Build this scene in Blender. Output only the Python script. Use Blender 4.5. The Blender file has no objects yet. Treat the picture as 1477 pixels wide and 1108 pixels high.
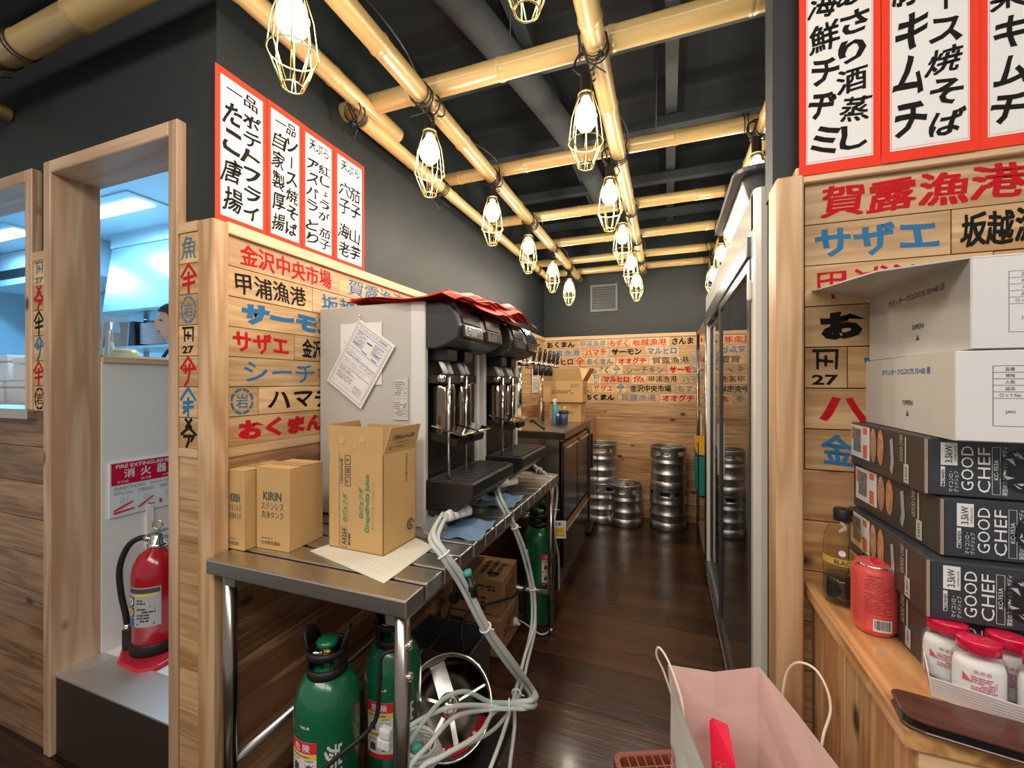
import bpy, math, random
from mathutils import Vector, Matrix
random.seed(7)
PI = math.pi
# ---------------------------------------------------------------- camera, world, lamps, exposure
FPX, HCAM = 605.0, 1.35
TH = math.radians(20.3586)
CS, SN = math.cos(TH), math.sin(TH)
S = bpy.context.scene
COL = S.collection
cd = bpy.data.cameras.new('camera'); cam = bpy.data.objects.new('camera', cd); COL.objects.link(cam)
cam.location = (0, 0, HCAM); cam.rotation_euler = (PI/2, 0, TH)
cd.sensor_width = 36; cd.lens = 36*FPX/1477; cd.shift_y = -2/1477; cd.clip_start = 0.02
S.camera = cam
S.view_settings.view_transform = 'Standard'; S.view_settings.look = 'None'
S.view_settings.exposure = 0.12; S.view_settings.gamma = 1; S.view_settings.use_curve_mapping = False
W = bpy.data.worlds.new('hall'); S.world = W; W.use_nodes = True
W.node_tree.nodes['Background'].inputs[0].default_value = (1.0, 0.93, 0.84, 1)
W.node_tree.nodes['Background'].inputs[1].default_value = 0.36

def area(name, loc, rot, sx, sy, power, color):
    l = bpy.data.lights.new(name, 'AREA'); l.shape = 'RECTANGLE'; l.size = sx; l.size_y = sy
    l.energy = power; l.color = color
    o = bpy.data.objects.new(name, l); o.location = loc; o.rotation_euler = rot; COL.objects.link(o)
    return o
WARM = (1.0, 0.89, 0.74); COOL = (0.14, 0.54, 1.0)
# ceiling lamps of the dining hall the photographer stands in
area('hall_lamp', (-1.0, -0.9, 2.75), (math.radians(28), 0, 0), 2.2, 0.6, 36, (1, .93, .84))
area('hall_lamp', (0.9, -0.7, 2.75), (math.radians(25), 0, 0), 1.4, 0.6, 22, (1, .93, .84))
# fluorescent tubes in the kitchen ceiling, one under each panel (panels built below)
area('kitchen_lamp', (-4.30, 2.04, 2.70), (0, 0, 0), 1.0, .12, 30, COOL)
area('kitchen_lamp', (-6.05, 2.04, 2.70), (0, 0, 0), 1.0, .12, 30, COOL)
area('kitchen_lamp', (-2.3, 2.2, 2.70), (0, 0, 0), 1.0, .12, 30, (.62, .84, 1.0))
BULB_W = 7.5

# ---------------------------------------------------------------- helpers
def ray(u, v):
    a = (u-738.5)/FPX
    return (-SN+a*CS, CS+a*SN, (552-v)/FPX)
def at(u, v, x=None, y=None, z=None):
    """the point of the plane x=, y= or z= seen at (u, v) of the photograph"""
    d = ray(u, v)
    t = x/d[0] if x is not None else y/d[1] if y is not None else (z-HCAM)/d[2]
    return Vector((t*d[0], t*d[1], t*d[2]+HCAM))
def yx(u, x): return at(u, 500, x=x).y      # along a wall x = const
def xy(u, y): return at(u, 500, y=y).x      # along a wall y = const

class MB:
    def __init__(s): s.v = []; s.f = []; s.m = []; s.cur = 0; s.sm = []; s.smooth = False
    def add(s, vs, fs, smooth=None):
        n = len(s.v); s.v += [tuple(p) for p in vs]
        s.f += [tuple(i+n for i in f) for f in fs]
        s.m += [s.cur]*len(fs); s.sm += [s.smooth if smooth is None else smooth]*len(fs)
        return s
    def box(s, lo, hi):
        x0, y0, z0 = [min(a, b) for a, b in zip(lo, hi)]; x1, y1, z1 = [max(a, b) for a, b in zip(lo, hi)]
        return s.add([(x0,y0,z0),(x1,y0,z0),(x1,y1,z0),(x0,y1,z0),(x0,y0,z1),(x1,y0,z1),(x1,y1,z1),(x0,y1,z1)],
              [(0,3,2,1),(4,5,6,7),(0,1,5,4),(1,2,6,5),(2,3,7,6),(3,0,4,7)], False)
    def obox(s, c, ax, ay, az):
        """box from centre and three half-extent vectors"""
        c = Vector(c); ax, ay, az = Vector(ax), Vector(ay), Vector(az); vs = []
        for k in (-1, 1):
            for i, j in ((-1,-1),(1,-1),(1,1),(-1,1)): vs.append(c+ax*i+ay*j+az*k)
        return s.add(vs, [(0,3,2,1),(4,5,6,7),(0,1,5,4),(1,2,6,5),(2,3,7,6),(3,0,4,7)], False)
    def slab(s, pts, off):
        """thin solid between polygon pts and pts+off"""
        off = Vector(off); a = [Vector(p) for p in pts]; n = len(a)
        fs = [tuple(range(n)), tuple(reversed(range(n, 2*n)))]
        for i in range(n): j = (i+1) % n; fs.append((i, i+n, j+n, j))
        return s.add(a+[p+off for p in a], fs, False)
    def lathe(s, prof, c=(0,0,0), axis=(0,0,1), n=24, sx=1, sy=1, smooth=True):
        """prof = [(r, h)...] about axis through c"""
        ax = Vector(axis).normalized(); u = ax.orthogonal().normalized()
        if abs(ax.z) > .999: u = Vector((1,0,0))
        w = ax.cross(u); c = Vector(c); vs = []; fs = []
        for r, h in prof:
            for k in range(n):
                t = 2*PI*k/n; vs.append(c+ax*h+u*(r*sx*math.cos(t))+w*(r*sy*math.sin(t)))
        for i in range(len(prof)-1):
            for k in range(n):
                l = (k+1) % n; fs.append((i*n+k, i*n+l, (i+1)*n+l, (i+1)*n+k))
        if len(prof) == 2 and min(prof[0][0], prof[1][0]) < 1e-5: return s.add(vs, fs, smooth)
        if prof[0][0] > 1e-5: fs.append(tuple(reversed(range(n))))
        if prof[-1][0] > 1e-5: fs.append(tuple(range((len(prof)-1)*n, len(prof)*n)))
        return s.add(vs, fs, smooth)
    def cyl(s, a, b, r, n=16, r2=None):
        a = Vector(a); b = Vector(b); L = (b-a).length
        return s.lathe([(r, 0), (r if r2 is None else r2, L)], a, b-a, n)
    def tube(s, pts, r, n=8, closed=False, smooth_path=0):
        p = [Vector(q) for q in pts]
        if smooth_path:
            q = []; m = len(p)
            for i in range(m-1 if not closed else m):
                p0 = p[(i-1) % m] if closed or i else p[0]; p1 = p[i]; p2 = p[(i+1) % m]
                p3 = p[(i+2) % m] if closed or i+2 < m else p[-1]
                for k in range(smooth_path):
                    t = k/smooth_path
                    q.append(.5*((2*p1)+(p2-p0)*t+(2*p0-5*p1+4*p2-p3)*t*t+(3*p1-p0-3*p2+p3)*t**3))
            if not closed: q.append(p[-1])
            p = q
        m = len(p); vs = []; fs = []; up = None
        for i in range(m):
            a = p[i-1] if (i or closed) else p[0]; b = p[(i+1) % m] if (i < m-1 or closed) else p[-1]
            d = (b-a).normalized() if (b-a).length > 1e-9 else Vector((0,0,1))
            if up is None: up = d.orthogonal().normalized()
            up = (up-d*up.dot(d)); up = up.normalized() if up.length > 1e-6 else d.orthogonal().normalized()
            w = d.cross(up); rr = r[min(i, len(r)-1)] if isinstance(r, (list, tuple)) else r
            for k in range(n):
                t = 2*PI*k/n; vs.append(p[i]+up*(rr*math.cos(t))+w*(rr*math.sin(t)))
        for i in range(m if closed else m-1):
            j = (i+1) % m
            for k in range(n): l = (k+1) % n; fs.append((i*n+k, i*n+l, j*n+l, j*n+k))
        if not closed: fs.append(tuple(reversed(range(n)))); fs.append(tuple(range((m-1)*n, m*n)))
        return s.add(vs, fs, True)
    def sphere(s, c, rx, ry=None, rz=None, n=16, m=10):
        ry = rx if ry is None else ry; rz = rx if rz is None else rz; c = Vector(c); vs = []; fs = []
        for i in range(m+1):
            a = PI*i/m-PI/2
            for k in range(n):
                t = 2*PI*k/n; vs.append(c+Vector((rx*math.cos(a)*math.cos(t), ry*math.cos(a)*math.sin(t), rz*math.sin(a))))
        for i in range(m):
            for k in range(n): l = (k+1) % n; fs.append((i*n+k, i*n+l, (i+1)*n+l, (i+1)*n+k))
        return s.add(vs, fs, True)
    def ring(s, c, axis, R, r, n=20, k=6, sx=1):
        ax = Vector(axis).normalized(); u = ax.orthogonal().normalized(); w = ax.cross(u); c = Vector(c)
        return s.tube([c+u*(R*math.cos(2*PI*i/n))+w*(R*sx*math.sin(2*PI*i/n)) for i in range(n)], r, k, True)
    def prism(s, prof, axis, lo, hi):
        """2-D outline prof swept along axis 'x','y' or 'z'"""
        def mk(p, h):
            return (h, p[0], p[1]) if axis == 'x' else (p[0], h, p[1]) if axis == 'y' else (p[0], p[1], h)
        n = len(prof); vs = [mk(p, lo) for p in prof]+[mk(p, hi) for p in prof]
        fs = [tuple(reversed(range(n))), tuple(range(n, 2*n))]+[(i, (i+1) % n, (i+1) % n+n, i+n) for i in range(n)]
        return s.add(vs, fs, False)

def root(o):
    while o.parent: o = o.parent
    return o
def obj(name, g, mat, parent=None, w=False, bev=0, seg=1, sub=0):
    """one mesh object; w = vertices are given in world space, else in the thing's own space"""
    me = bpy.data.meshes.new(name)
    vs = g.v
    if w and parent is not None:
        r = root(parent); L = r.location; ca, sa = math.cos(-r.rotation_euler.z), math.sin(-r.rotation_euler.z)
        vs = []
        for x, y, z in g.v:
            x -= L.x; y -= L.y; vs.append((ca*x-sa*y, sa*x+ca*y, z-L.z))
    me.from_pydata(vs, [], g.f)
    for m in (mat if isinstance(mat, (list, tuple)) else [mat]): me.materials.append(m)
    me.polygons.foreach_set('material_index', g.m); me.polygons.foreach_set('use_smooth', g.sm)
    if any(g.sm) and not all(g.sm): pass
    me.update()
    o = bpy.data.objects.new(name, me); COL.objects.link(o)
    if parent is not None: o.parent = parent
    if bev:
        b = o.modifiers.new('bevel', 'BEVEL'); b.width = bev; b.segments = seg; b.limit_method = 'ANGLE'; b.angle_limit = .6
    if sub:
        b = o.modifiers.new('sub', 'SUBSURF'); b.levels = sub; b.render_levels = sub
    return o
def tag(o, label=None, cat=None, group=None, kind=None):
    if label: o['label'] = label
    if cat: o['category'] = cat
    if group: o['group'] = group
    if kind: o['kind'] = kind
    return o
def thing(name, label, cat, loc=(0,0,0), rz=0, group=None):
    o = bpy.data.objects.new(name, None); o.empty_display_size = .1; COL.objects.link(o)
    o.location = loc; o.rotation_euler = (0, 0, rz)
    return tag(o, label, cat, group)
def copy_tree(o, parent=None):
    c = o.copy(); COL.objects.link(c); c.parent = parent
    for ch in list(o.children): copy_tree(ch, c)
    return c
def again(src, label, loc=None, rz=None, group=None):
    c = copy_tree(src)
    if label: c['label'] = label
    if group: c['group'] = group
    if loc is not None: c.location = loc
    if rz is not None: c.rotation_euler = (0, 0, rz)
    return c

# ---------------------------------------------------------------- materials
def mat(name, col, rough=.5, metal=0, emit=0, alpha=None, spec=None, coat=0, trans=0, ior=None, bump=0, bscale=40, var=0, vscale=6):
    m = bpy.data.materials.new(name); m.use_nodes = True; nt = m.node_tree; b = nt.nodes['Principled BSDF']
    c = tuple(col)+(1,)
    b.inputs['Base Color'].default_value = c; b.inputs['Roughness'].default_value = rough; b.inputs['Metallic'].default_value = metal
    if emit: b.inputs['Emission Color'].default_value = c; b.inputs['Emission Strength'].default_value = emit
    if coat: b.inputs['Coat Weight'].default_value = coat; b.inputs['Coat Roughness'].default_value = .08
    if trans: b.inputs['Transmission Weight'].default_value = trans
    if ior: b.inputs['IOR'].default_value = ior
    if spec is not None: b.inputs['Specular IOR Level'].default_value = spec
    if alpha is not None: b.inputs['Alpha'].default_value = alpha
    if bump or var:
        tc = nt.nodes.new('ShaderNodeTexCoord'); n = nt.nodes.new('ShaderNodeTexNoise'); nt.links.new(tc.outputs['Object'], n.inputs['Vector'])
        n.inputs['Scale'].default_value = vscale if var else bscale; n.inputs['Detail'].default_value = 6
        if var:
            mx = nt.nodes.new('ShaderNodeMix'); mx.data_type = 'RGBA'
            mx.inputs[6].default_value = tuple(max(0, k*(1-var)) for k in col)+(1,); mx.inputs[7].default_value = tuple(min(1, k*(1+var)) for k in col)+(1,)
            nt.links.new(n.outputs['Fac'], mx.inputs[0]); nt.links.new(mx.outputs[2], b.inputs['Base Color'])
        if bump:
            n2 = nt.nodes.new('ShaderNodeTexNoise'); nt.links.new(tc.outputs['Object'], n2.inputs['Vector']); n2.inputs['Scale'].default_value = bscale; n2.inputs['Detail'].default_value = 4
            bp = nt.nodes.new('ShaderNodeBump'); bp.inputs['Strength'].default_value = bump; bp.inputs['Distance'].default_value = .004
            nt.links.new(n2.outputs['Fac'], bp.inputs['Height']); nt.links.new(bp.outputs['Normal'], b.inputs['Normal'])
    return m
def wood(name, light, dark, axis='x', rough=.5, knots=True, scale=1.0, coat=0, vari=.35, knotcol=(.06,.025,.012), patch=.5):
    """long-grained timber; every plank gets its own tone and its own stretch of grain"""
    m = bpy.data.materials.new(name); m.use_nodes = True; nt = m.node_tree; N = nt.nodes.new; L = nt.links.new; b = nt.nodes['Principled BSDF']
    tc = N('ShaderNodeTexCoord'); oi = N('ShaderNodeObjectInfo')
    off = N('ShaderNodeVectorMath'); off.operation = 'MULTIPLY'
    cmb = N('ShaderNodeCombineXYZ')
    for i, k in enumerate((13.1, 7.7, 17.3)):
        mm = N('ShaderNodeMath'); mm.operation = 'MULTIPLY'; mm.inputs[1].default_value = k; L(oi.outputs['Random'], mm.inputs[0]); L(mm.outputs[0], cmb.inputs[i])
    addv = N('ShaderNodeVectorMath'); addv.operation = 'ADD'; L(tc.outputs['Object'], addv.inputs[0]); L(cmb.outputs[0], addv.inputs[1])
    mp = N('ShaderNodeMapping'); s = [17*scale]*3; s['xyz'.index(axis)] = 1.1*scale; mp.inputs['Scale'].default_value = s; L(addv.outputs[0], mp.inputs[0])
    # growth rings: distorted bands
    n1 = N('ShaderNodeTexNoise'); n1.inputs['Scale'].default_value = 1.1; n1.inputs['Detail'].default_value = 2; L(mp.outputs[0], n1.inputs['Vector'])
    wv = N('ShaderNodeMath'); wv.operation = 'MULTIPLY'; wv.inputs[1].default_value = 34; L(n1.outputs['Fac'], wv.inputs[0])
    sn = N('ShaderNodeMath'); sn.operation = 'SINE'; L(wv.outputs[0], sn.inputs[0])
    mr = N('ShaderNodeMapRange'); mr.inputs[1].default_value = -1; mr.inputs[2].default_value = 1; L(sn.outputs[0], mr.inputs[0])
    mp2 = N('ShaderNodeMapping'); s = [150*scale]*3; s['xyz'.index(axis)] = 4*scale; mp2.inputs['Scale'].default_value = s; L(addv.outputs[0], mp2.inputs[0])
    n2 = N('ShaderNodeTexNoise'); n2.inputs['Scale'].default_value = 1; n2.inputs['Detail'].default_value = 3; L(mp2.outputs[0], n2.inputs['Vector'])
    mix1 = N('ShaderNodeMix'); mix1.data_type = 'FLOAT'; mix1.inputs[0].default_value = .32; L(mr.outputs[0], mix1.inputs[2]); L(n2.outputs['Fac'], mix1.inputs[3])
    # broad patches of heart and sap wood
    mp3 = N('ShaderNodeMapping'); s = [9]*3; s['xyz'.index(axis)] = .8; mp3.inputs['Scale'].default_value = s; L(addv.outputs[0], mp3.inputs[0])
    n3 = N('ShaderNodeTexNoise'); n3.inputs['Scale'].default_value = .8; n3.inputs['Detail'].default_value = 1; L(mp3.outputs[0], n3.inputs['Vector'])
    r3 = N('ShaderNodeMapRange'); r3.inputs[1].default_value = .42; r3.inputs[2].default_value = .6; L(n3.outputs['Fac'], r3.inputs[0])
    mixp = N('ShaderNodeMath'); mixp.operation = 'MULTIPLY'; mixp.inputs[1].default_value = patch; L(r3.outputs[0], mixp.inputs[0])
    fac = N('ShaderNodeMath'); fac.operation = 'MULTIPLY_ADD'; fac.inputs[1].default_value = .80; fac.use_clamp = True; L(mix1.outputs[0], fac.inputs[0]); L(mixp.outputs[0], fac.inputs[2])
    cr = N('ShaderNodeMix'); cr.data_type = 'RGBA'; cr.inputs[6].default_value = light+(1,); cr.inputs[7].default_value = dark+(1,); L(fac.outputs[0], cr.inputs[0])
    out = cr.outputs[2]
    # tone of the single plank
    hv = N('ShaderNodeHueSaturation'); vr = N('ShaderNodeMapRange'); vr.inputs[3].default_value = 1-vari; vr.inputs[4].default_value = 1+vari*.6
    L(oi.outputs['Random'], vr.inputs[0]); L(vr.outputs[0], hv.inputs['Value']); L(out, hv.inputs['Color']); out = hv.outputs[0]
    if knots:
        mk = N('ShaderNodeMapping'); s = [8.5]*3; s['xyz'.index(axis)] = 4.6; mk.inputs['Scale'].default_value = s; L(addv.outputs[0], mk.inputs[0])
        vo = N('ShaderNodeTexVoronoi'); vo.inputs['Scale'].default_value = 1; L(mk.outputs[0], vo.inputs['Vector'])
        rk = N('ShaderNodeMapRange'); rk.inputs[1].default_value = .07; rk.inputs[2].default_value = .17; rk.inputs[3].default_value = 1; rk.inputs[4].default_value = 0
        L(vo.outputs['Distance'], rk.inputs[0])
        mx = N('ShaderNodeMix'); mx.data_type = 'RGBA'; mx.inputs[7].default_value = knotcol+(1,); L(rk.outputs[0], mx.inputs[0]); L(out, mx.inputs[6]); out = mx.outputs[2]
    L(out, b.inputs['Base Color']); b.inputs['Roughness'].default_value = rough
    if coat: b.inputs['Coat Weight'].default_value = coat; b.inputs['Coat Roughness'].default_value = .12
    bp = N('ShaderNodeBump'); bp.inputs['Strength'].default_value = .25; bp.inputs['Distance'].default_value = .002
    L(mix1.outputs[0], bp.inputs['Height']); L(bp.outputs['Normal'], b.inputs['Normal'])
    return m
def steel(name, col=(.62,.6,.57), rough=.32, axis='x', amt=.05):
    m = mat(name, col, rough, 1); nt = m.node_tree; b = nt.nodes['Principled BSDF']
    tc = nt.nodes.new('ShaderNodeTexCoord'); mp = nt.nodes.new('ShaderNodeMapping'); n = nt.nodes.new('ShaderNodeTexNoise')
    s = [90]*3; s['xyz'.index(axis)] = 3; mp.inputs['Scale'].default_value = s
    nt.links.new(tc.outputs['Object'], mp.inputs[0]); nt.links.new(mp.outputs[0], n.inputs['Vector']); n.inputs['Scale'].default_value = 1; n.inputs['Detail'].default_value = 4
    mr = nt.nodes.new('ShaderNodeMapRange'); mr.inputs[3].default_value = rough-amt; mr.inputs[4].default_value = rough+amt
    nt.links.new(n.outputs['Fac'], mr.inputs[0]); nt.links.new(mr.outputs[0], b.inputs['Roughness'])
    return m
def pane(name, tint=(.8,.85,.85), fres=1.5, rough=.02, body=0.0):
    """thin clear sheet: reflects by Fresnel, lets the rest through"""
    m = bpy.data.materials.new(name); m.use_nodes = True; nt = m.node_tree; nt.nodes.clear(); N = nt.nodes.new; L = nt.links.new
    o = N('ShaderNodeOutputMaterial'); t = N('ShaderNodeBsdfTransparent'); g = N('ShaderNodeBsdfGlossy'); mx = N('ShaderNodeMixShader'); f = N('ShaderNodeLayerWeight')
    f.inputs[0].default_value = .5; t.inputs[0].default_value = tint+(1,); g.inputs['Roughness'].default_value = rough
    pw = N('ShaderNodeMath'); pw.operation = 'POWER'; pw.inputs[1].default_value = 4.0; L(f.outputs['Facing'], pw.inputs[0])
    f0 = ((fres-1)/(fres+1))**2; ma = N('ShaderNodeMath'); ma.operation = 'MULTIPLY_ADD'; ma.inputs[1].default_value = .95-f0; ma.inputs[2].default_value = f0; L(pw.outputs[0], ma.inputs[0])
    L(ma.outputs[0], mx.inputs[0]); L(t.outputs[0], mx.inputs[1]); L(g.outputs[0], mx.inputs[2])
    if body:
        d = N('ShaderNodeBsdfDiffuse'); d.inputs[0].default_value = (.85,.87,.86,1); m2 = N('ShaderNodeMixShader'); m2.inputs[0].default_value = body
        L(mx.outputs[0], m2.inputs[1]); L(d.outputs[0], m2.inputs[2]); L(m2.outputs[0], o.inputs[0])
    else: L(mx.outputs[0], o.inputs[0])
    return m

CEDAR_L, CEDAR_D = (.80,.55,.31), (.55,.29,.12)
Wsign = wood('sign_board_wood', (.76,.53,.29), (.50,.29,.12), 'x', .45, knots=False, vari=.22, patch=.5)
WsignY = wood('sign_board_wood_y', (.76,.53,.29), (.50,.29,.12), 'y', .45, knots=False, vari=.22, patch=.5)
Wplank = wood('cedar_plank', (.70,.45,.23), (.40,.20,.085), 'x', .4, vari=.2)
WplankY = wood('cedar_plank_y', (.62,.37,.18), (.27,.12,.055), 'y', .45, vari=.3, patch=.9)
WplankD = wood('brown_plank', (.40,.24,.13), (.17,.085,.04), 'x', .45, vari=.18)
WplankZ = wood('cedar_board_upright', (.80,.52,.26), (.42,.20,.085), 'z', .35, vari=.32, patch=.8)
Wpost = wood('cedar_post', (.74,.50,.29), (.46,.24,.10), 'z', .45, knots=False, vari=.05, scale=.8)
Wframe = wood('frame_timber_upright', (.70,.50,.34), (.44,.26,.15), 'z', .42, vari=.05, scale=.6)
WframeX = wood('frame_timber_level', (.70,.50,.34), (.44,.26,.15), 'x', .42, vari=.05, scale=.6, knots=False)
WtrimX = wood('trim_timber', (.76,.53,.31), (.58,.36,.19), 'x', .45, knots=False, vari=.08)
WtrimY = wood('trim_timber_y', (.76,.53,.31), (.58,.36,.19), 'y', .45, knots=False, vari=.08)
Wtop = wood('varnished_counter', (.74,.41,.17), (.36,.15,.05), 'y', .15, vari=.04, scale=.8, coat=.7)
Wfloor = wood('dark_floor', (.075,.030,.014), (.030,.011,.006), 'x', .28, knots=False, vari=.6, coat=.3)
Wfolder = wood('brown_leatherette', (.10,.035,.02), (.07,.022,.013), 'x', .32, knots=False, vari=.02, coat=.3)
Bamboo = wood('bamboo', (.52,.38,.165), (.40,.27,.10), 'x', .3, knots=False, vari=.1, scale=.5, coat=.3)
BambooY = wood('bamboo_y', (.52,.38,.165), (.40,.27,.10), 'y', .3, knots=False, vari=.1, scale=.5, coat=.3)
Mcut = mat('bamboo_cut', (.42,.28,.13), .7, bump=.3)
Mblack = mat('black_wall_paint', (.010,.0145,.0155), .6, bump=.15, bscale=9, var=.25, vscale=1.5)
Mceil = mat('dark_ceiling', (.004,.008,.011), .8, bump=.4, bscale=6)
Mbeam = mat('ceiling_channel', (.035,.045,.05), .6)
Mdark = mat('joint_dark', (.03,.018,.01), .8)
Mwhitewall = mat('white_panel', (.80,.80,.78), .5, var=.03)
Mkwall = mat('kitchen_wall', (.62,.66,.68), .45, var=.04)
Mkfloor = mat('kitchen_floor', (.72,.72,.70), .4, var=.05)
Msteel = steel('brushed_steel'); MsteelY = steel('brushed_steel_y', axis='y'); MsteelZ = steel('brushed_steel_z', (.36,.33,.30), .24, 'z')
Mchrome = mat('chrome', (.85,.83,.8), .1, 1); Mkeg = steel('keg_steel', (.58,.57,.55), .36, 'z')
Mdsteel = steel('dark_steel', (.2,.17,.15), .25, 'y')
Mbk = mat('black_plastic', (.012,.012,.012), .35, bump=.08, bscale=200); Mbkg = mat('gloss_black', (.01,.01,.011), .15, coat=.5)
Mrub = mat('black_rubber', (.008,.008,.008), .55)
Mgrey = mat('grey_panel', (.50,.49,.46), .4, var=.04); Mgreyl = mat('light_grey_strip', (.68,.67,.64), .4)
Mfr = mat('fridge_white', (.80,.76,.70), .2, coat=.4); Mfrg = mat('fridge_grey_frame', (.11,.12,.13), .25, metal=.6)
Mfrin = mat('fridge_liner', (.16,.17,.17), .3)
Mglass = pane('door_glass', (.55,.58,.58), 2.2)
Mclear = pane('clear_plastic', (.88,.9,.9), 1.5, .08, .12); Mjar = pane('jar_plastic', (.93,.93,.93), 1.35, .1, .05); Mhose = pane('hose_plastic', (.75,.82,.78), 1.45, .2, .55)
Mhoseg = pane('hose_green', (.45,.75,.62), 1.45, .2, .45)
Mink = mat('ink_black', (.010,.009,.008), .7, spec=.15); Mred = mat('paint_red', (.52,.010,.016), .75, spec=.15); Mblue = mat('paint_blue', (.035,.17,.36), .75, spec=.15)
Mgb = mat('paint_blue_grey', (.10,.19,.28), .75, spec=.15); Minkg = mat('paint_grey_black', (.06,.055,.05), .6)
Mprint = mat('print_dark', (.07,.07,.08), .6); Mprintw = mat('print_white', (.78,.79,.78), .5)
Mposter = mat('poster_red', (.86,.055,.025), .7, spec=.15); Mpaper = mat('white_paper', (.80,.79,.78), .6); Mpink = mat('poster_pink_line', (.85,.30,.28), .6)
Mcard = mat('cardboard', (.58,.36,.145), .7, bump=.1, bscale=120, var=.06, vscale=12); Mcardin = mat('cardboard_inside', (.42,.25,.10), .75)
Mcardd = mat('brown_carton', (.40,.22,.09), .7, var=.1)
Mwbox = mat('white_carton', (.74,.72,.72), .45); Mgbox = mat('greyback_carton', (.56,.54,.49), .65, var=.04, vscale=15)
Mdbox = mat('slate_carton', (.035,.042,.052), .35); Mdboxs = mat('dark_carton_side', (.055,.048,.04), .35); Medge = mat('carton_edge', (.36,.28,.2), .7)
Mgreen = mat('tank_green', (.005,.13,.055), .25, coat=.5); Mbrass = mat('brass', (.75,.55,.22), .25, 1)
Mexred = mat('extinguisher_red', (.42,.006,.02), .2, coat=.6); Mstand = mat('red_plastic', (.55,.02,.04), .35)
Msignred = mat('sign_red', (.60,.005,.05), .4); Msignw = mat('sign_white', (.75,.80,.85), .4); Myel = mat('label_yellow', (.85,.60,.05), .5); Mlblue = mat('label_blue', (.03,.16,.45), .5)
Mlabel = mat('label_white', (.78,.76,.74), .5); Mlred = mat('label_red', (.72,.03,.04), .5)
Mgtxt = mat('print_green', (.06,.25,.12), .6); Mcap = mat('cap_red', (.62,.004,.05), .25, coat=.4); Msalt = mat('salt', (.86,.85,.84), .6)
Mcan = mat('can_coral', (.80,.10,.09), .3, metal=.25, coat=.4); Mcanp = mat('can_print', (.30,.04,.05), .5)
Mcoffee = mat('coffee_black', (.008,.005,.004), .1, coat=.5); Mamber = pane('amber_clear', (.93,.86,.62), 1.4, .04, .02)
Mbagw = mat('bag_white', (.80,.78,.74), .6); Mbagp = mat('bag_inside_pink', (.80,.58,.54), .65); Mcord = mat('paper_cord', (.80,.70,.56), .7); Menv = mat('envelope_red', (.78,.005,.05), .5); Mgold = mat('gold_print', (.75,.36,.05), .4)
Mterra = mat('terracotta_plastic', (.42,.13,.08), .5); Mblcl = mat('blue_cloth', (.14,.24,.36), .8, bump=.3, bscale=150)
Mbulb = mat('glowing_bulb', (1.0, .88, .66), .3, emit=14); Mcage = mat('cage_brass', (.72,.58,.22), .3, .9)
Mtube = mat('fluorescent', (.75,.92,1.0), .3, emit=6)
Myc = mat('crate_yellow', (.80,.48,.02), .4); Mgc = mat('crate_green', (.01,.22,.19), .4)
Mskin = mat('skin', (.62,.36,.26), .5); Mhair = mat('hair_dark', (.02,.014,.012), .45); Mshirt = mat('shirt_beige', (.55,.50,.44), .8); Mmask = mat('apron_black', (.02,.02,.025), .7)
Mstep = steel('step_steel', (.70,.70,.70), .5, 'x')
Mplate = mat('plate_white', (.80,.82,.84), .25); Mwrap = pane('plastic_wrap', (.9,.9,.9), 1.5, .12, .1)
Mzip = mat('white_nylon', (.78,.78,.76), .4); Mbluep = mat('blue_fitting', (.03,.16,.30), .4); Mteal = mat('teal_clip', (.05,.35,.28), .4)
Mvent = mat('vent_grey', (.10,.11,.11), .5)
# ---------------------------------------------------------------- writing
_tc = {}
def glyphs(s, bold=0.0, ls=1.0, res=2):
    k = (s, bold, ls)
    if k not in _tc:
        c = bpy.data.curves.new('t', 'FONT'); c.body = s; c.size = 1; c.resolution_u = res; c.offset = bold; c.space_line = ls
        c.align_x = 'CENTER'
        o = bpy.data.objects.new('t', c); COL.objects.link(o)
        dg = bpy.context.evaluated_depsgraph_get()
        me = bpy.data.meshes.new_from_object(o.evaluated_get(dg))
        v = [tuple(p.co) for p in me.vertices]; f = [tuple(p.vertices) for p in me.polygons]
        bpy.data.objects.remove(o); bpy.data.curves.remove(c); bpy.data.meshes.remove(me)
        if not v: v = [(0,0,0),(1,0,0),(1,1,0)]; f = [(0,1,2)]
        xs = [p[0] for p in v]; ys = [p[1] for p in v]
        _tc[k] = (v, f, min(xs), max(xs), min(ys), max(ys))
    return _tc[k]
def put_text(g, s, c, xd, yd, w=None, h=None, bold=0.0, shear=0, wob=0, ls=1.0):
    """lettering centred on c inside w x h, reading along xd, upright along yd"""
    kanji = any('\u4e00' <= ch <= '\u9fff' for ch in s); bb = bold; bold = 0 if kanji else bold
    v, f, x0, x1, y0, y1 = glyphs(s, bold, ls); xd = Vector(xd).normalized(); yd = Vector(yd).normalized(); c = Vector(c)
    W0, H0 = max(x1-x0, 1e-3), max(y1-y0, 1e-3)
    if w and h: sx, sy = w/W0, h/H0
    elif w: sx = sy = w/W0
    else: sx = sy = h/H0
    mx, my = (x0+x1)/2, (y0+y1)/2; vs = []
    ph = random.random()*6
    for x, y, _ in v:
        a, b = x-mx, y-my
        if wob: a, b = a+wob*math.sin(b*5+ph)+wob*.5*math.sin(a*9+ph), b+wob*math.sin(a*4.3+ph*2)
        vs.append(c+xd*((a+b*shear)*sx)+yd*(b*sy))
    if kanji and bb > .008:      # heavier strokes: the same outline laid down again, slightly shifted
        k = min(bb, .045)*.62
        for q, (dx, dy) in enumerate(((-k,-k*.7),(k,-k*.7),(-k,k*.7),(k,k*.7))): g.add([p+xd*(dx*sx)+yd*(dy*sy)+xd.cross(yd)*(q*6e-5) for p in vs], f, False)
    else: g.add(vs, f, False)
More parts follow.
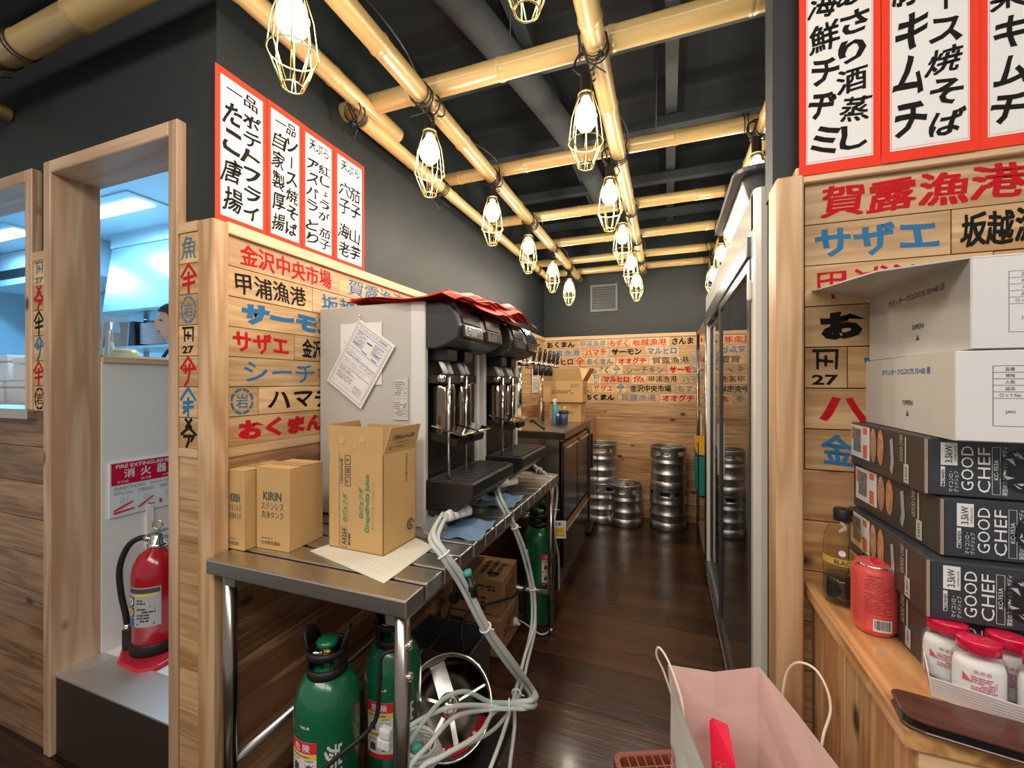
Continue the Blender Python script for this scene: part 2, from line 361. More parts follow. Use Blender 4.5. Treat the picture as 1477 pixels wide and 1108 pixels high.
def text(parent, s, c, xd, yd, m, w=None, h=None, bold=0.0, shear=0, wob=0, name='lettering', wd=True, ls=1.0):
    g = MB(); put_text(g, s, c, xd, yd, w, h, bold, shear, wob, ls); return obj(name, g, m, parent, w=wd)
def stroke(g, pts, wdt, c, xd, yd, s):
    xd = Vector(xd); yd = Vector(yd); c = Vector(c)
    for a, b in zip(pts, pts[1:]):
        g.k = getattr(g, 'k', 0)+1; c = c+xd.cross(yd).normalized()*4e-5
        A = Vector((a[0], a[1])); B = Vector((b[0], b[1])); d = (B-A); L = d.length
        if L < 1e-6: continue
        d /= L; n = Vector((-d.y, d.x))*wdt/2; A = A-d*wdt*.3; B = B+d*wdt*.3
        q = [A+n, A-n, B-n*.85, B+n*.85]
        g.add([c+xd*(p.x*s)+yd*(p.y*s) for p in q], [(0,1,2,3)], False)
def ringflat(g, r0, r1, c, xd, yd, s, a0=0, a1=2*PI, n=8):
    xd = Vector(xd); yd = Vector(yd); c = Vector(c); vs = []
    for i in range(n+1):
        t = a0+(a1-a0)*i/n
        for r in (r0, r1): vs.append(c+xd*(r*math.cos(t)*s)+yd*(r*math.sin(t)*s))
    g.add(vs, [(2*i, 2*i+1, 2*i+3, 2*i+2) for i in range(n)], False)
ROOF = [[(-.45,.1),(-.02,.5)], [(0,.5),(.45,.08)]]
def mark(g, k, c, xd, yd, s):
    """the house marks of the fish market painted on the boards; s = height"""
    w = .12
    def st(lst, ww=w):
        for i, p in enumerate(lst): stroke(g, p, ww, Vector(c)+Vector(xd).cross(Vector(yd)).normalized()*1.2e-4*i, xd, yd, s)
    if k == 'roof_cross': st(ROOF+[[(-.3,.02),(.3,.08)], [(-.35,-.2),(.35,-.14)], [(0,.22),(0,-.5)]])
    elif k == 'roof_hand': st(ROOF+[[(-.3,.05),(.38,.1)], [(.08,.25),(.08,-.05),(-.02,-.35),(-.2,-.5)], [(-.15,.2),(-.15,-.05)]])
    elif k == 'roof_tree': st(ROOF+[[(-.28,-.02),(.28,.02)], [(-.3,-.2),(.3,-.16)], [(0,.15),(0,-.5)], [(-.02,-.2),(-.28,-.38)]])
    elif k == 'cross_roof': st([[(-.2,.5),(.16,.2)], [(.16,.5),(-.18,.2)], [(-.45,-.05),(0,.2),(.45,-.05)], [(-.3,-.12),(.32,-.1)], [(.3,-.1),(.15,-.28)], [(.02,-.12),(0,-.3),(-.14,-.5)]])
    elif k == 'gate27':
        st([[(-.22,.45),(-.22,-.02)], [(-.34,.46),(.3,.46),(.28,-.02)], [(-.2,.2),(.18,.16)], [(.0,.3),(.0,.06)]], .085)
        put_text(g, '27', Vector(c)+Vector(yd)*(-.33*s)+Vector(xd)*(-.02*s), xd, yd, w=.6*s, h=.28*s, bold=.03)
    elif k == 'rock':
        for i in range(8): ringflat(g, .40, .5, c, Vector(xd)*.92, yd, s, i*PI/4+.08, (i+1)*PI/4-.06, 5)
        put_text(g, '岩', c, xd, yd, w=.48*s, h=.5*s, bold=.01)
def fine(g, c, xd, yd, w, h, rows, seed=1, fill=.85, th=.35):
    """rows of small print"""
    r = random.Random(seed); xd = Vector(xd).normalized(); yd = Vector(yd).normalized(); c = Vector(c); rh = h/rows
    for i in range(rows):
        y = h/2-(i+.5)*rh; x = -w/2; end = w/2*(r.uniform(.3, 1) if r.random() < .4 else 1)
        while x < end:
            L = rh*r.uniform(.4, 2.2); L = min(L, end-x)
            if r.random() < fill and L > 1e-4:
                g.add([c+xd*x+yd*(y-rh*th/2), c+xd*(x+L)+yd*(y-rh*th/2), c+xd*(x+L)+yd*(y+rh*th/2), c+xd*x+yd*(y+rh*th/2)], [(0,1,2,3)], False)
            x += L+rh*.25
def quad(g, c, xd, yd, w, h):
    xd = Vector(xd).normalized()*w/2; yd = Vector(yd).normalized()*h/2; c = Vector(c)
    g.add([c-xd-yd, c+xd-yd, c+xd+yd, c-xd+yd], [(0,1,2,3)], False)
def frameq(g, c, xd, yd, w, h, t):
    xd = Vector(xd).normalized(); yd = Vector(yd).normalized(); c = Vector(c)
    quad(g, c+yd*(h/2-t/2), xd, yd, w, t); quad(g, c-yd*(h/2-t/2), xd, yd, w, t)
    quad(g, c+xd*(w/2-t/2), xd, yd, t, h-2*t); quad(g, c-xd*(w/2-t/2), xd, yd, t, h-2*t)
X1, Y1, Z1 = Vector((1,0,0)), Vector((0,1,0)), Vector((0,0,1))
# ---------------------------------------------------------------- the setting
XL, YB, YF, XR, YR = -1.254, 4.384, .841, .24, 1.13     # left wall, back wall, front wall with the door, cooler front, right wall
RH = .0925; ZT = 1.80                                     # board height, top of the boards
ROWS = [ZT-RH*i for i in range(8)]                        # board edges
def structure(name, g, m, bev=0):
    o = obj(name, g, m, bev=bev); o['kind'] = 'structure'; return o
# floor: dark planks across the aisle
fl = structure('floor', MB().box((-3.6,-1.6,-.06),(2.2,4.5,-.012)), Mdark)
r = random.Random(3); y = -.2
while y < 4.4:
    x = -3.2-r.random()*.9
    if y+.148 > YF: x = max(x, -2.1)
    while x < 1.4:
        L = r.choice((.9, 1.2, 1.5)); x2 = min(x+L, 1.5)
        if x2-x > .1: obj('plank', MB().box((x+.001, y+.001, -.012), (x2-.001, y+.147, r.uniform(-.0006,.0))), Wfloor, fl)
        x = x2
    y += .148
# ceiling: nearly black, with steel channels below it
ce = structure('ceiling', MB().box((-4.0,-1.5,3.05),(2.2,4.5,3.12)), Mceil)
for x in (-.62, .02, .75): obj('channel', MB().box((x-.03,-1,2.93),(x+.03,4.38,3.0)), Mbeam, ce)
for y in (1.25, 1.95, 2.65, 3.35, 4.05): obj('channel', MB().box((-1.24,y-.03,2.86),(1.4,y+.03,2.92)), Mbeam, ce)
obj('duct', MB().tube([(-1.0,.5,2.8),(-.75,1.5,2.84),(-.55,2.6,2.84),(-.5,3.6,2.84)], .07, 12, smooth_path=6), mat('duct_wrap', (.05,.06,.065), .9, bump=1, bscale=60), ce)

def sign_board(wall, frame, a, b, ztop, s, m, bold=0., frac=.80, wob=.03, shear=0, mk=None):
    """one painted board of a wall; frame = ('x', X) or ('y', Y) face plane, a..b its extent as the reader sees it, left to right"""
    ax, p = frame; r = random.Random(int((a+b)*5000)+int(ztop*1000)); d = r.uniform(0, .0025); lo, hi = min(a, b), max(a, b)
    if ax == 'y': g = MB().box((lo+.0012, p-d, ztop-RH+.0012), (hi-.0012, p+.012, ztop-.0012)); xd = X1; wm = Wsign
    else: g = MB().box((p+d, lo+.0012, ztop-RH+.0012), (p-.012, hi-.0012, ztop-.0012)); xd = Y1; wm = WsignY
    o = obj('plank', g, wm, wall, w=True)
    zc = ztop-RH/2
    c = Vector(((a+b)/2, p-d-.0006, zc)) if ax == 'y' else Vector((p+d+.0006, (a+b)/2, zc))
    if mk:
        g = MB(); mark(g, mk, c, xd*min(1, (hi-lo)*.86/(RH*.9)) if ax == 'y' else xd, Z1, RH*.9); obj('lettering', g, m, o, w=True)
    elif s: text(o, s, c, xd, Z1, m, w=(hi-lo)*frac, h=RH*.72, bold=bold+.012, wob=wob, shear=shear)
    return o
# --- left wall: black above, boards below
wl = structure('wall_left', MB().box((XL-.14, YF+.02, 0), (XL-.013, YB+.1, 3.06)).box((XL-.013, YF+.02, ZT), (XL, YB, 3.06)), [Mblack])
B, R_, K, G_ = Mblue, Mred, Mink, Mgb
Lr = [
 [(322,489,'金沢中央市場',R_,.02),(489,592,'賀露漁港',B,.0),(592,700,'ハマチ',R_,0),(700,785,'おくまん',K,.03)],
 [(322,450,'甲浦漁港',K,.012),(450,560,'坂越漁港',B,.01),(560,785,'',K,0)],
 [(322,498,'サーモン',B,.06),(498,785,'',K,0)],
 [(322,424,'サザエ',R_,.02),(424,520,'金沢中央市場',K,.03),(520,785,'',K,0)],
 [(322,520,'シーチキン',B,0),(520,785,'',K,0)],
 [(322,372,'@rock',B,0),(372,487,'ハマチ',K,.012),(487,700,'サザエ',R_,0),(700,785,'',K,0)],
 [(322,480,'おくまん',R_,.055),(480,785,'',K,0)]]
for i, row in enumerate(Lr):
    for u0, u1, s, m, bo in row:
        y0, y1 = yx(u0, XL), min(yx(u1, XL), YB)
        if y0 < .9: y0 = .885
        sign_board(wl, ('x', XL), y0, y1, ROWS[i], '' if s.startswith('@') else s, m, bo, mk=s[1:] if s.startswith('@') else None)
z = ROWS[7]; r = random.Random(5)
obj('trim_board', MB().box((XL-.012,.885,z-.03),(XL+.004,YB,z)), WtrimY, wl); z -= .03
while z > .01:
    h = .128; y = .885
    while y < YB:
        y2 = min(y+r.choice((1.3, 1.8, 2.4)), YB)
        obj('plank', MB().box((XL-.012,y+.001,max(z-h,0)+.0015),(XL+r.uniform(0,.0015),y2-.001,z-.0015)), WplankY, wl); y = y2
    z -= h
structure('trim_1', MB().box((XL-.02,.885,ZT),(XL+.014,YB,ZT+.036)), WtrimY, bev=.002)
# corner post
structure('trim_2', MB().box((-1.301, YF-.004, 0),(-1.234, .886, ZT+.03)), Wpost, bev=.004)
# --- front wall with the kitchen door and the hatch
wf = structure('wall_front', MB().box((-1.372, .862, 0),(-1.3, .94, 3.06)).box((-4,.862,2.14),(-1.372,.94,3.06)).box((-2.2,.862,1.3),(-2.125,.94,2.14)).box((-4,.862,0),(-2.12,.94,1.2)), Mblack)
strip = [('魚',G_),('@roof_cross',R_),('@rock',G_),('@gate27',K),('@roof_hand',R_),('@roof_tree',B),('@cross_roof',K)]
for i, (s, m) in enumerate(strip):
    sign_board(wf, ('y', .842), -1.388, -1.302, ROWS[i], '' if s[0] == '@' else s, m, .0, mk=s[1:] if s[0] == '@' else None)
obj('trim_board', MB().box((-1.388,.838,ZT),(-1.302,.87,ZT+.03)), WtrimX, wf); obj('trim_board', MB().box((-1.388,.838,ROWS[7]-.025),(-1.302,.87,ROWS[7])), WtrimX, wf)
z = ROWS[7]-.025
while z > 0:
    obj('plank', MB().box((-1.387,.842,max(0,z-.128)+.001),(-1.302,.862,z-.001)), Wplank, wf); z -= .128
strip2 = [('gate27',G_),('cross_roof',R_),('roof_cross',K),('roof_hand',B),('roof_cross',R_),('rock',K)]
for i, (s, m) in enumerate(strip2):
    sign_board(wf, ('y', .842), -2.206, -2.124, ROWS[i]+.0, '', m, mk=s)
obj('trim_board', MB().box((-2.206,.838,ZT),(-2.12,.87,ZT+.03)), WtrimX, wf); 
z = 1.245; r = random.Random(9)
while z > 0:
    obj('plank', MB().box((-4,.85-r.uniform(0,.002),max(0,z-.135)+.0015),(-2.122,.862,z-.0015)), WplankD, wf); z -= .135
# door frame (kitchen doorway) and hatch frame: solid boards
d1 = structure('door_1', MB().box((-2.125,YF-.006,0),(-2.081,.98,2.15)), Wframe, bev=.003)
obj('jamb', MB().box((-1.43,YF-.006,0),(-1.389,.98,2.15)), Wframe, d1, bev=.003)
obj('head', MB().box((-2.081,YF-.006,2.105),(-1.43,.98,2.15)), WframeX, d1, bev=.003)
w1 = structure('window_1', MB().box((-2.25,YF-.006,1.25),(-2.206,.98,2.145)), Wframe, bev=.003)
obj('head', MB().box((-3.6,YF-.006,2.10),(-2.25,.98,2.145)), WframeX, w1, bev=.003)
obj('sill', MB().box((-3.6,YF-.02,1.215),(-2.2,1.1,1.252)), Msteel, w1, bev=.002)
# step into the kitchen
structure('trim_3', MB().box((-2.081,.852,.0),(-1.43,.875,.287)), mat('riser_brown',(.03,.018,.012),.5))
structure('trim_4', MB().box((-2.081,.846,.287),(-1.43,.985,.293)), Mstep)
# kitchen shell
structure('floor_kitchen', MB().box((-7.6,.94,.2),(-1.39,3.0,.285)), Mkfloor)
kc = structure('ceiling_kitchen', MB().box((-7.6,.94,2.75),(-1.39,3.0,2.8)), Mkwall)
structure('wall_kitchen_back', MB().box((-7.6,2.95,.2),(-1.39,3.05,2.8)), Mkwall)
structure('wall_kitchen_left', MB().box((-7.7,.94,.2),(-7.6,3.0,2.8)), Mkwall)
structure('wall_kitchen_front', MB().box((-7.6,.94,2.16),(-1.39,.985,2.8)).box((-7.6,.94,.2),(-3.6,.985,2.3)), Mkwall)
wp = structure('wall_partition', MB().box((-2.14,.98,.285),(-2.075,2.3,1.43)), Mwhitewall)
obj('cap_board', MB().box((-2.15,.98,1.43),(-2.065,2.3,1.45)), WtrimY, wp)
obj('conduit', MB().box((-2.075,1.125,.285),(-2.063,1.15,.83)), Mwhitewall, wp)
# --- back wall
wb = structure('wall_back', MB().box((XL-.1,YB+.013,0),(1.6,YB+.1,3.06)).box((XL,YB,ZT),(1.6,YB+.013,3.06)), Mblack)
Br = [
 [(785,833,'おくまん',K,.04),(833,877,'甲浦漁港',G_,.0),(877,908,'もずく',R_,0),(908,966,'坂越漁港',R_,.01),(966,1003,'さんま',K,.03),(1003,1100,'甲浦漁港',R_,0)],
 [(768,841,'賀露漁港',B,.0),(841,878,'ハマチ',R_,0.01),(878,930,'サーモン',K,.04),(930,980,'マルヒロ',B,.02),(980,1100,'',K,0)],
 [(785,830,'マルヒロ',K,.02),(830,843,'@roof_cross',R_,0),(843,888,'おくまん',G_,.03),(888,936,'オオグチ',R_,.03),(936,999,'賀露漁港',K,0),(999,1100,'もずく',R_,0)],
 [(785,850,'金沢中央市場',R_,.02),(850,880,'もずく',K,.01),(880,899,'@roof_hand',G_,0),(899,962,'シーチキン',Minkg,0),(962,1012,'サーモン',R_,.05),(1012,1100,'シーチキン',G_,0)],
 [(800,853,'オオグチ',K,.02),(853,867,'@gate27',B,0),(867,911,'マルヒロ',R_,.03),(911,932,'魚',R_,0),(932,981,'甲浦漁港',K,0),(981,1020,'ハマチ',G_,0),(1020,1100,'魚',K,0)],
 [(800,854,'もずく',K,.02),(854,887,'サザエ',R_,0),(887,904,'@roof_hand',B,0),(904,974,'金沢中央市場',K,.03),(974,1012,'もずく',G_,0),(1012,1100,'',K,0)],
 [(800,840,'',K,0),(840,891,'おくまん',K,.05),(891,951,'賀露漁港',G_,0),(951,1006,'オオグチ',R_,.03),(1006,1100,'賀露漁港',B,0)]]
for i, row in enumerate(Br):
    xs = XL
    for u0, u1, s, m, bo in row:
        x0, x1 = max(xy(u0, YB), xs), min(xy(u1, YB), 1.1)
        if u0 in (800,) and x0 > XL+.01: sign_board(wb, ('y', YB), XL, x0, ROWS[i], '', K)
        sign_board(wb, ('y', YB), x0, x1, ROWS[i], '' if s.startswith('@') else s, m, bo, frac=.84, mk=s[1:] if s.startswith('@') else None)
obj('trim_board', MB().box((XL,YB-.004,ROWS[7]-.012),(1.1,YB+.01,ROWS[7])), WtrimX, wb)
z = ROWS[7]-.012; r = random.Random(11)
while z > 0:
    h = .138; x = XL
    while x < 1.1:
        x2 = min(x+r.choice((1.5, 2.0, 2.6)), 1.1)
        obj('plank', MB().box((x+.001,YB-r.uniform(0,.002),max(z-h,0)+.0015),(x2-.001,YB+.013,z-.0015)), Wplank, wb); x = x2
    z -= h
structure('trim_5', MB().box((XL+.014,YB-.014,ZT),(1.1,YB+.02,ZT+.036)), WtrimX, bev=.002)
vn = thing('wall_vent', 'square dark grey louvred vent high on the black back wall', 'vent', (-.615, YB, 2.22))
g = MB()
for a, b in (((-.14,-.02,-.14),(.14,0,-.115)),((-.14,-.02,.115),(.14,0,.14)),((-.14,-.02,-.115),(-.115,0,.115)),((.115,-.02,-.115),(.14,0,.115))): g.box(a, b)
obj('frame', g, Mvent, vn, bev=.002); obj('backing', MB().box((-.115,-.004,-.115),(.115,0,.115)), Mbk, vn)
for i in range(9): obj('slat', MB().obox((0,-.011,-.1+i*.025), (.115,0,0), (0,.006,-.006), (0,.001,.001)), Mvent, vn)
# --- right: far side wall behind cooler, wall with boards facing the hall
structure('wall_right', MB().box((1.1,1.2,0),(1.2,YB+.1,3.06)), Mblack)
wr = structure('wall_right_front', MB().box((.232,YR+.012,ZT),(2.2,1.22,3.06)).box((.285,YR+.012,0),(2.2,1.22,ZT)), Mblack)
Rr = [
 [(1160,1512,'賀露漁港',R_,.03)],
 [(1160,1371,'サザエ',B,.02),(1371,1560,'坂越漁港',K,.04)],
 [(1160,1432,'甲浦漁港',R_,.0),(1432,1560,'もずく',K,.02)],
 [(1160,1500,'おくまん',K,.06),(1500,1560,'',K,0)],
 [(1160,1222,'@gate27',K,0),(1222,1560,'サーモン',B,.03)],
 [(1160,1450,'ハマチ',R_,.02),(1450,1560,'',K,0)],
 [(1160,1530,'金沢中央市場',B,.03)]]
for i, row in enumerate(Rr):
    for u0, u1, s, m, bo in row:
        x0, x1 = xy(u0, YR), xy(u1, YR)
        sign_board(wr, ('y', YR), x0, x1, ROWS[i], '' if s.startswith('@') else s, m, bo, frac=.84 , mk=s[1:] if s.startswith('@') else None)
z = ROWS[7]; r = random.Random(12)
while z > 0:
    h = .115; obj('plank', MB().box((.285,YR-r.uniform(0,.002),max(z-h,0)+.0015),(1.6,YR+.012,z-.0015)), Wplank, wr); z -= h
structure('trim_6', MB().box((.272,YR-.016,ZT),(2.0,YR+.013,ZT+.036)), WtrimX, bev=.002)
structure('trim_7', MB().box((.229,1.09,0),(.282,1.17,ZT+.01)), Wpost, bev=.004)
g = structure('trim_8', MB().box((.238,1.175,0),(.262,1.215,1.83)), Wpost, bev=.003)

# ---------------------------------------------------------------- red-bordered menu sheets
def poster(c, xd, n, w, h, cols, head, label, group, tilt=0):
    """hand-written menu sheet; cols = strings set right to left"""
    xd = Vector(xd).normalized(); n = Vector(n).normalized(); yd = (Z1*math.cos(tilt)+xd*math.sin(tilt)); xd = (xd*math.cos(tilt)-Z1*math.sin(tilt))
    t = thing('menu_sheet', label, 'menu sheet', Vector(c)-yd*h/2, 0, group)
    c = Vector(c)
    obj('sheet', MB().obox(c, xd*w/2, yd*h/2, n*.0006), Mposter, t, w=True)
    f = obj('white_field', MB().obox(c+n*.0008, xd*(w*.41), yd*(h*.455), n*.0003), Mpaper, t, w=True)
    g = MB(); frameq(g, c+n*.0013, xd, yd, w*.80, h*.895, .0012); obj('border_line', g, Mpink, f, w=True)
    g = MB(); cw = w*.8/len(cols); top = h*.42
    if head:
        put_text(g, head, c+n*.0016+yd*(h*.385), xd, yd, w=w*.6, h=h*.085, bold=.03, wob=.04, shear=.1); top = h*.325
    for i, s in enumerate(cols):
        x = w*.36-cw*(i+.5)*.92; bot = -h*.43; k = sum(.45 if ch in '・、' else 1 for ch in s); step = (top-bot)/k; y = top
        for ch in s:
            if ch in '・、':
                quad(g, c+n*.0016+xd*x+yd*(y-step*.22), xd+yd, yd-xd, .005, .0035); y -= step*.45; continue
            if ch == 'ー': put_text(g, '｜', c+n*.0016+xd*x+yd*(y-step*.5), xd, yd, w=.006, h=step*.7, bold=.02, wob=.02)
            elif ch in 'っょィ': put_text(g, ch, c+n*.0016+xd*(x+.005)+yd*(y-step*.5), xd, yd, w=cw*.4, h=step*.5, bold=.03, wob=.05)
            else: put_text(g, ch, c+n*.0016+xd*(x+random.uniform(-.003,.003))+yd*(y-step*.5), xd, yd, w=min(cw*.86, step*1.25), h=step*.82, bold=.03, wob=.045, shear=.12)
            y -= step
    obj('lettering', g, Mink, f, w=True)
    return t
PL = [(308,383,['ポテトフライ','たこ唐揚'],'一品','leftmost red bordered menu sheet above the left board wall, two columns of large brush writing'),
      (383,433,['ソース焼そば','自家製厚揚'],'一品','second red bordered menu sheet from the left above the left board wall'),
      (434,480,['・紅しょうが・茄子','・アスパラ・とり'],'天ぷら','third red bordered menu sheet from the left, partly lifting off the black wall'),
      (480,523,['・茄子・山芋','・穴子・海老'],'天ぷら','fourth red bordered menu sheet, furthest from the post, on the left black wall')]
for i, (u0, u1, cols, hd, lb) in enumerate(PL):
    y0, y1 = yx(u0, XL), yx(u1, XL)
    poster((XL+.006+.002*(i % 2), (y0+y1)/2, 2.062), Y1, X1, (y1-y0)*.995, .462, cols, hd, lb, 'menu sheets above the left board wall')
PR = [(1151,1268,['あさり酒蒸し','海鮮チヂミ'],'red bordered menu sheet nearest the right timber post, clam and seafood dishes'),
      (1268,1407,['ソース焼そば','豚キムチ'],'red bordered menu sheet in the middle above the right board wall'),
      (1407,1560,['枝豆','白菜キムチ'],'red bordered menu sheet cut off by the right edge of the photo')]
for i, (u0, u1, cols, lb) in enumerate(PR):
    x0, x1 = xy(u0, YR-.01), xy(u1, YR-.01)
    poster(((x0+x1)/2, YR-.018-.002*(i % 2), 2.065), X1, -Y1, (x1-x0)*.995, .50, cols, '一品', lb, 'menu sheets above the right board wall')

# ---------------------------------------------------------------- bamboo grid and pendant lamps
def bamboo(a, b, r, label, seed=0, group='bamboo poles of the ceiling grid'):
    a = Vector(a); b = Vector(b); L = (b-a).length; d = (b-a).normalized(); rr = random.Random(seed); t = thing('bamboo_pole', label, 'pole', a, 0, group)
    prof = [(r*.72, .0), (r*.9, .0)]; h = 0; nxt = rr.uniform(.1, .35)
    prof.append((r*.97, .004))
    while nxt < L-.05:
        prof += [(r*.97, nxt-.012), (r*1.06, nxt-.003), (r*.98, nxt), (r*1.05, nxt+.004), (r*.97, nxt+.014)]; nxt += rr.uniform(.28, .42)
    prof += [(r*.97, L-.003), (r*.72, L)]
    obj('culm', MB().lathe(prof, (0,0,0), d, 20), BambooY if abs(d.y) > abs(d.x) else Bamboo, t)
    obj('cut_end', MB().lathe([(0,.003),(r*.74,.002)], -d*.004, d, 16), Mcut, t); obj('cut_end', MB().lathe([(r*.74,L),(0,L)], d*.002, d, 16), Mcut, t)
    return t
def rope(t, c, axis, R, n=2, tail=True, seed=0):
    """black binding wound round a pole"""
    rr = random.Random(seed); g = MB(); ax = Vector(axis); c = Vector(c)
    for k in range(n): g.ring(c+ax*(k*.018-.009*n)+Vector((0,0,0)), ax+Vector((rr.uniform(-.25,.25), rr.uniform(-.25,.25), .1)), R+.003, .0028, 18, 5)
    if tail:
        p = c+Vector((rr.uniform(-.02,.02), rr.uniform(-.02,.02), -R))
        g.sphere(p, .011, n=8, m=6)
        for k in range(2): g.tube([p, p+Vector((rr.uniform(-.03,.03), rr.uniform(-.03,.03), -.03)), p+Vector((rr.uniform(-.05,.05), rr.uniform(-.05,.05), -.055))], .0025, 5)
    obj('rope_tie', g, Mrub, t, w=True)
RB = .035
b1a = bamboo((-1.13,-.4,2.47),(-1.125,1.57,2.445), RB, 'bamboo pole along the left black wall ending above the menu sheets', 1)
b1 = bamboo((-1.14,1.36,2.395),(-1.135,4.34,2.41), .031, 'bamboo pole running along the left black wall to the back', 2)
b2 = bamboo((-.842,-.5,2.40),(-.845,4.28,2.41), RB, 'long bamboo pole carrying the left row of caged lamps', 3)
b3 = bamboo((-.205,-.5,2.40),(-.22,4.25,2.41), RB, 'long bamboo pole carrying the middle row of caged lamps', 4)
b4 = bamboo((.375,1.25,2.40),(.38,4.25,2.41), RB, 'long bamboo pole above the cooler carrying the right row of lamps', 5)
CY = [(1.39,-1.26,.62),(2.05,-1.2,.47),(2.72,-1.18,.45),(3.28,-1.18,.5),(3.80,-1.18,.5),(4.2,-1.18,.5)]
names = ['nearest bamboo crossbar over the aisle', 'second bamboo crossbar from the front over the aisle', 'third bamboo crossbar from the front, darker tan', 'fourth bamboo crossbar from the front', 'fifth bamboo crossbar, second from the back wall', 'last bamboo crossbar, next to the back wall vent']
for i, (y, x0, x1) in enumerate(CY):
    t = bamboo((x0, y, 2.47), (x1, y+.01, 2.472), RB*(1.08 if i == 0 else .95), names[i], 20+i)
    for j, x in enumerate((-1.14, -.842, -.21, .375)):
        if x < x1 and x > x0: rope(t, (x-.05, y, 2.47), X1, RB, 2, False, i*7+j)
        if x < x1: rope({0:b1,1:b2,2:b3,3:b4}[j], (x, y-.06, 2.40), Y1, RB, 3, j < 3, 40+i*7+j)
xa = bamboo((-3.6,.735,2.47),(.55,.745,2.47), .044, 'thick bamboo pole crossing the upper left corner over the front wall', 60)
rope(xa, (-2.0,.737,2.47), X1, .044, 2, False, 3); rope(xa, (-2.12,.737,2.47), X1, .044, 2, True, 4)
bamboo((-2.42,-.3,2.40),(-2.42,.86,2.40), .028, 'short thin bamboo pole ending below the thick one at upper left', 61)
gp = thing('ceiling_pipe', 'dark grey pipe under the ceiling at the upper left corner', 'pipe', (-2.6,.6,2.75)); obj('tube', MB().cyl((-1.6,0,0),(1.2,0,.0),.04,16), mat('pipe_grey',(.10,.11,.12),.45), gp)

lamp = thing('pendant_lamp', 'x', 'lamp', (0,0,0), 0, 'caged pendant lamps under the bamboo')
lamp.location = (-.842, .76, 2.40)
c = lamp
obj('socket', MB().lathe([(.004,-.035),(.016,-.038),(.019,-.05),(.019,-.095),(.022,-.10),(.022,-.112),(.014,-.115)], (0,0,0), n=16), Mrub, c)
bulb = obj('bulb', MB().lathe([(.012,-.112),(.015,-.125),(.030,-.15),(.037,-.176),(.034,-.200),(.020,-.218),(0,-.224)], (0,0,0), n=20), Mbulb, c)
g = MB(); zt, zm, zb = -.105, -.262, -.342
for k in range(8):
    a = 2*PI*k/8; b = a+PI/8; p0 = (.024*math.cos(a), .024*math.sin(a), zt); p1 = (.056*math.cos(a), .056*math.sin(a), zm+.0)
    g.tube([p0, (.046*math.cos(a), .046*math.sin(a), zt-.07), p1], .0016, 5)
    for s in (-1, 1): g.tube([p1, (.024*math.cos(a+s*PI/16), .024*math.sin(a+s*PI/16), zb)], .0013, 4)
g.ring((0,0,zm), Z1, .056, .0018, 24, 5); g.ring((0,0,zb), Z1, .024, .0018, 16, 5); g.ring((0,0,zt), Z1, .024, .003, 16, 6)
obj('cage', g, Mcage, c)
g = MB(); g.ring((0,-.005,0), Y1+X1*.3, .038, .0035, 18, 6); g.ring((0,.012,0), Y1-X1*.25, .038, .0035, 18, 6)
g.tube([(.036,0,.0),(.045,.03,-.01),(.02,.05,-.03),(-.01,.03,-.025),(0,0,-.04)], .003, 6, smooth_path=4); g.tube([(-.036,0,0),(-.04,-.02,-.03),(-.01,-.01,-.045),(.0,.0,-.04)], .003, 6, smooth_path=4)
obj('cord', g, Mrub, c)
LY = [.76, 1.376, 1.98, 2.57, 3.18, 3.77]; first = True; ordn = ['first', 'second', 'third', 'fourth', 'fifth', 'sixth']
for row, X in (('left', -.842), ('middle', -.252), ('right', .345)):
    ys = LY if row != 'right' else LY[2:]
    for i, y in enumerate(ys):
        lb = '%s caged bulb from the front in the %s row under the bamboo' % (ordn[i], row)
        if first: lamp['label'] = lb; lamp.location = (X, y, 2.40); first = False
        else: again(lamp, lb, (X, y, 2.40), rz=i*.4+X)
        l = bpy.data.lights.new('bulb_light', 'POINT'); l.energy = BULB_W; l.color = WARM; l.shadow_soft_size = .03
        o = bpy.data.objects.new('bulb_light', l); o.location = (X, y, 2.40-.25); COL.objects.link(o)
# long drooping cable along the left row
# ---------------------------------------------------------------- slatted steel table with its load
ZTB = .85
tb = thing('slatted_table', 'stainless steel table with slatted top against the left board wall', 'table', (-.9, 1.5, 0))
tx0, tx1, ty0, ty1 = -1.228, -.560, .812, 2.26
y = ty0
while y < ty1-.05:
    obj('slat', MB().box((tx0, y, ZTB-.042), (tx1, y+.078, ZTB)), Msteel, tb, w=True, bev=.004, seg=2); y += .0905
obj('rail', MB().box((tx0+.05,ty0+.02,ZTB-.075),(tx0+.09,ty1-.02,ZTB-.043)), MsteelY, tb, w=True)
obj('rail', MB().box((tx1-.07,ty0+.02,ZTB-.075),(tx1-.03,ty1-.02,ZTB-.043)), MsteelY, tb, w=True)
for x, yy in ((-1.195,.86),(-.592,.845),(-1.195,2.2),(-.592,2.2)):
    g = MB().cyl((x,yy,.03),(x,yy,ZTB-.045),.018,20); g.lathe([(.022,0),(.024,.02),(.019,.03)], (x,yy,0), n=16)
    obj('leg', g, MsteelZ, tb, w=True)
obj('crossbar', MB().cyl((-1.195,.86,.21),(-.592,.845,.21),.014,14), Msteel, tb, w=True)
obj('crossbar', MB().cyl((-1.195,2.2,.21),(-.592,2.2,.21),.014,14), Msteel, tb, w=True)
obj('side_bar', MB().cyl((-1.195,.86,.24),(-1.195,2.2,.24),.014,14), MsteelY, tb, w=True)
for zz in (.73, .655):
    obj('bolt', MB().lathe([(.011,0),(.011,.008),(.004,.011)], (-.575,.845,zz), X1, 10), Mchrome, tb, w=True)

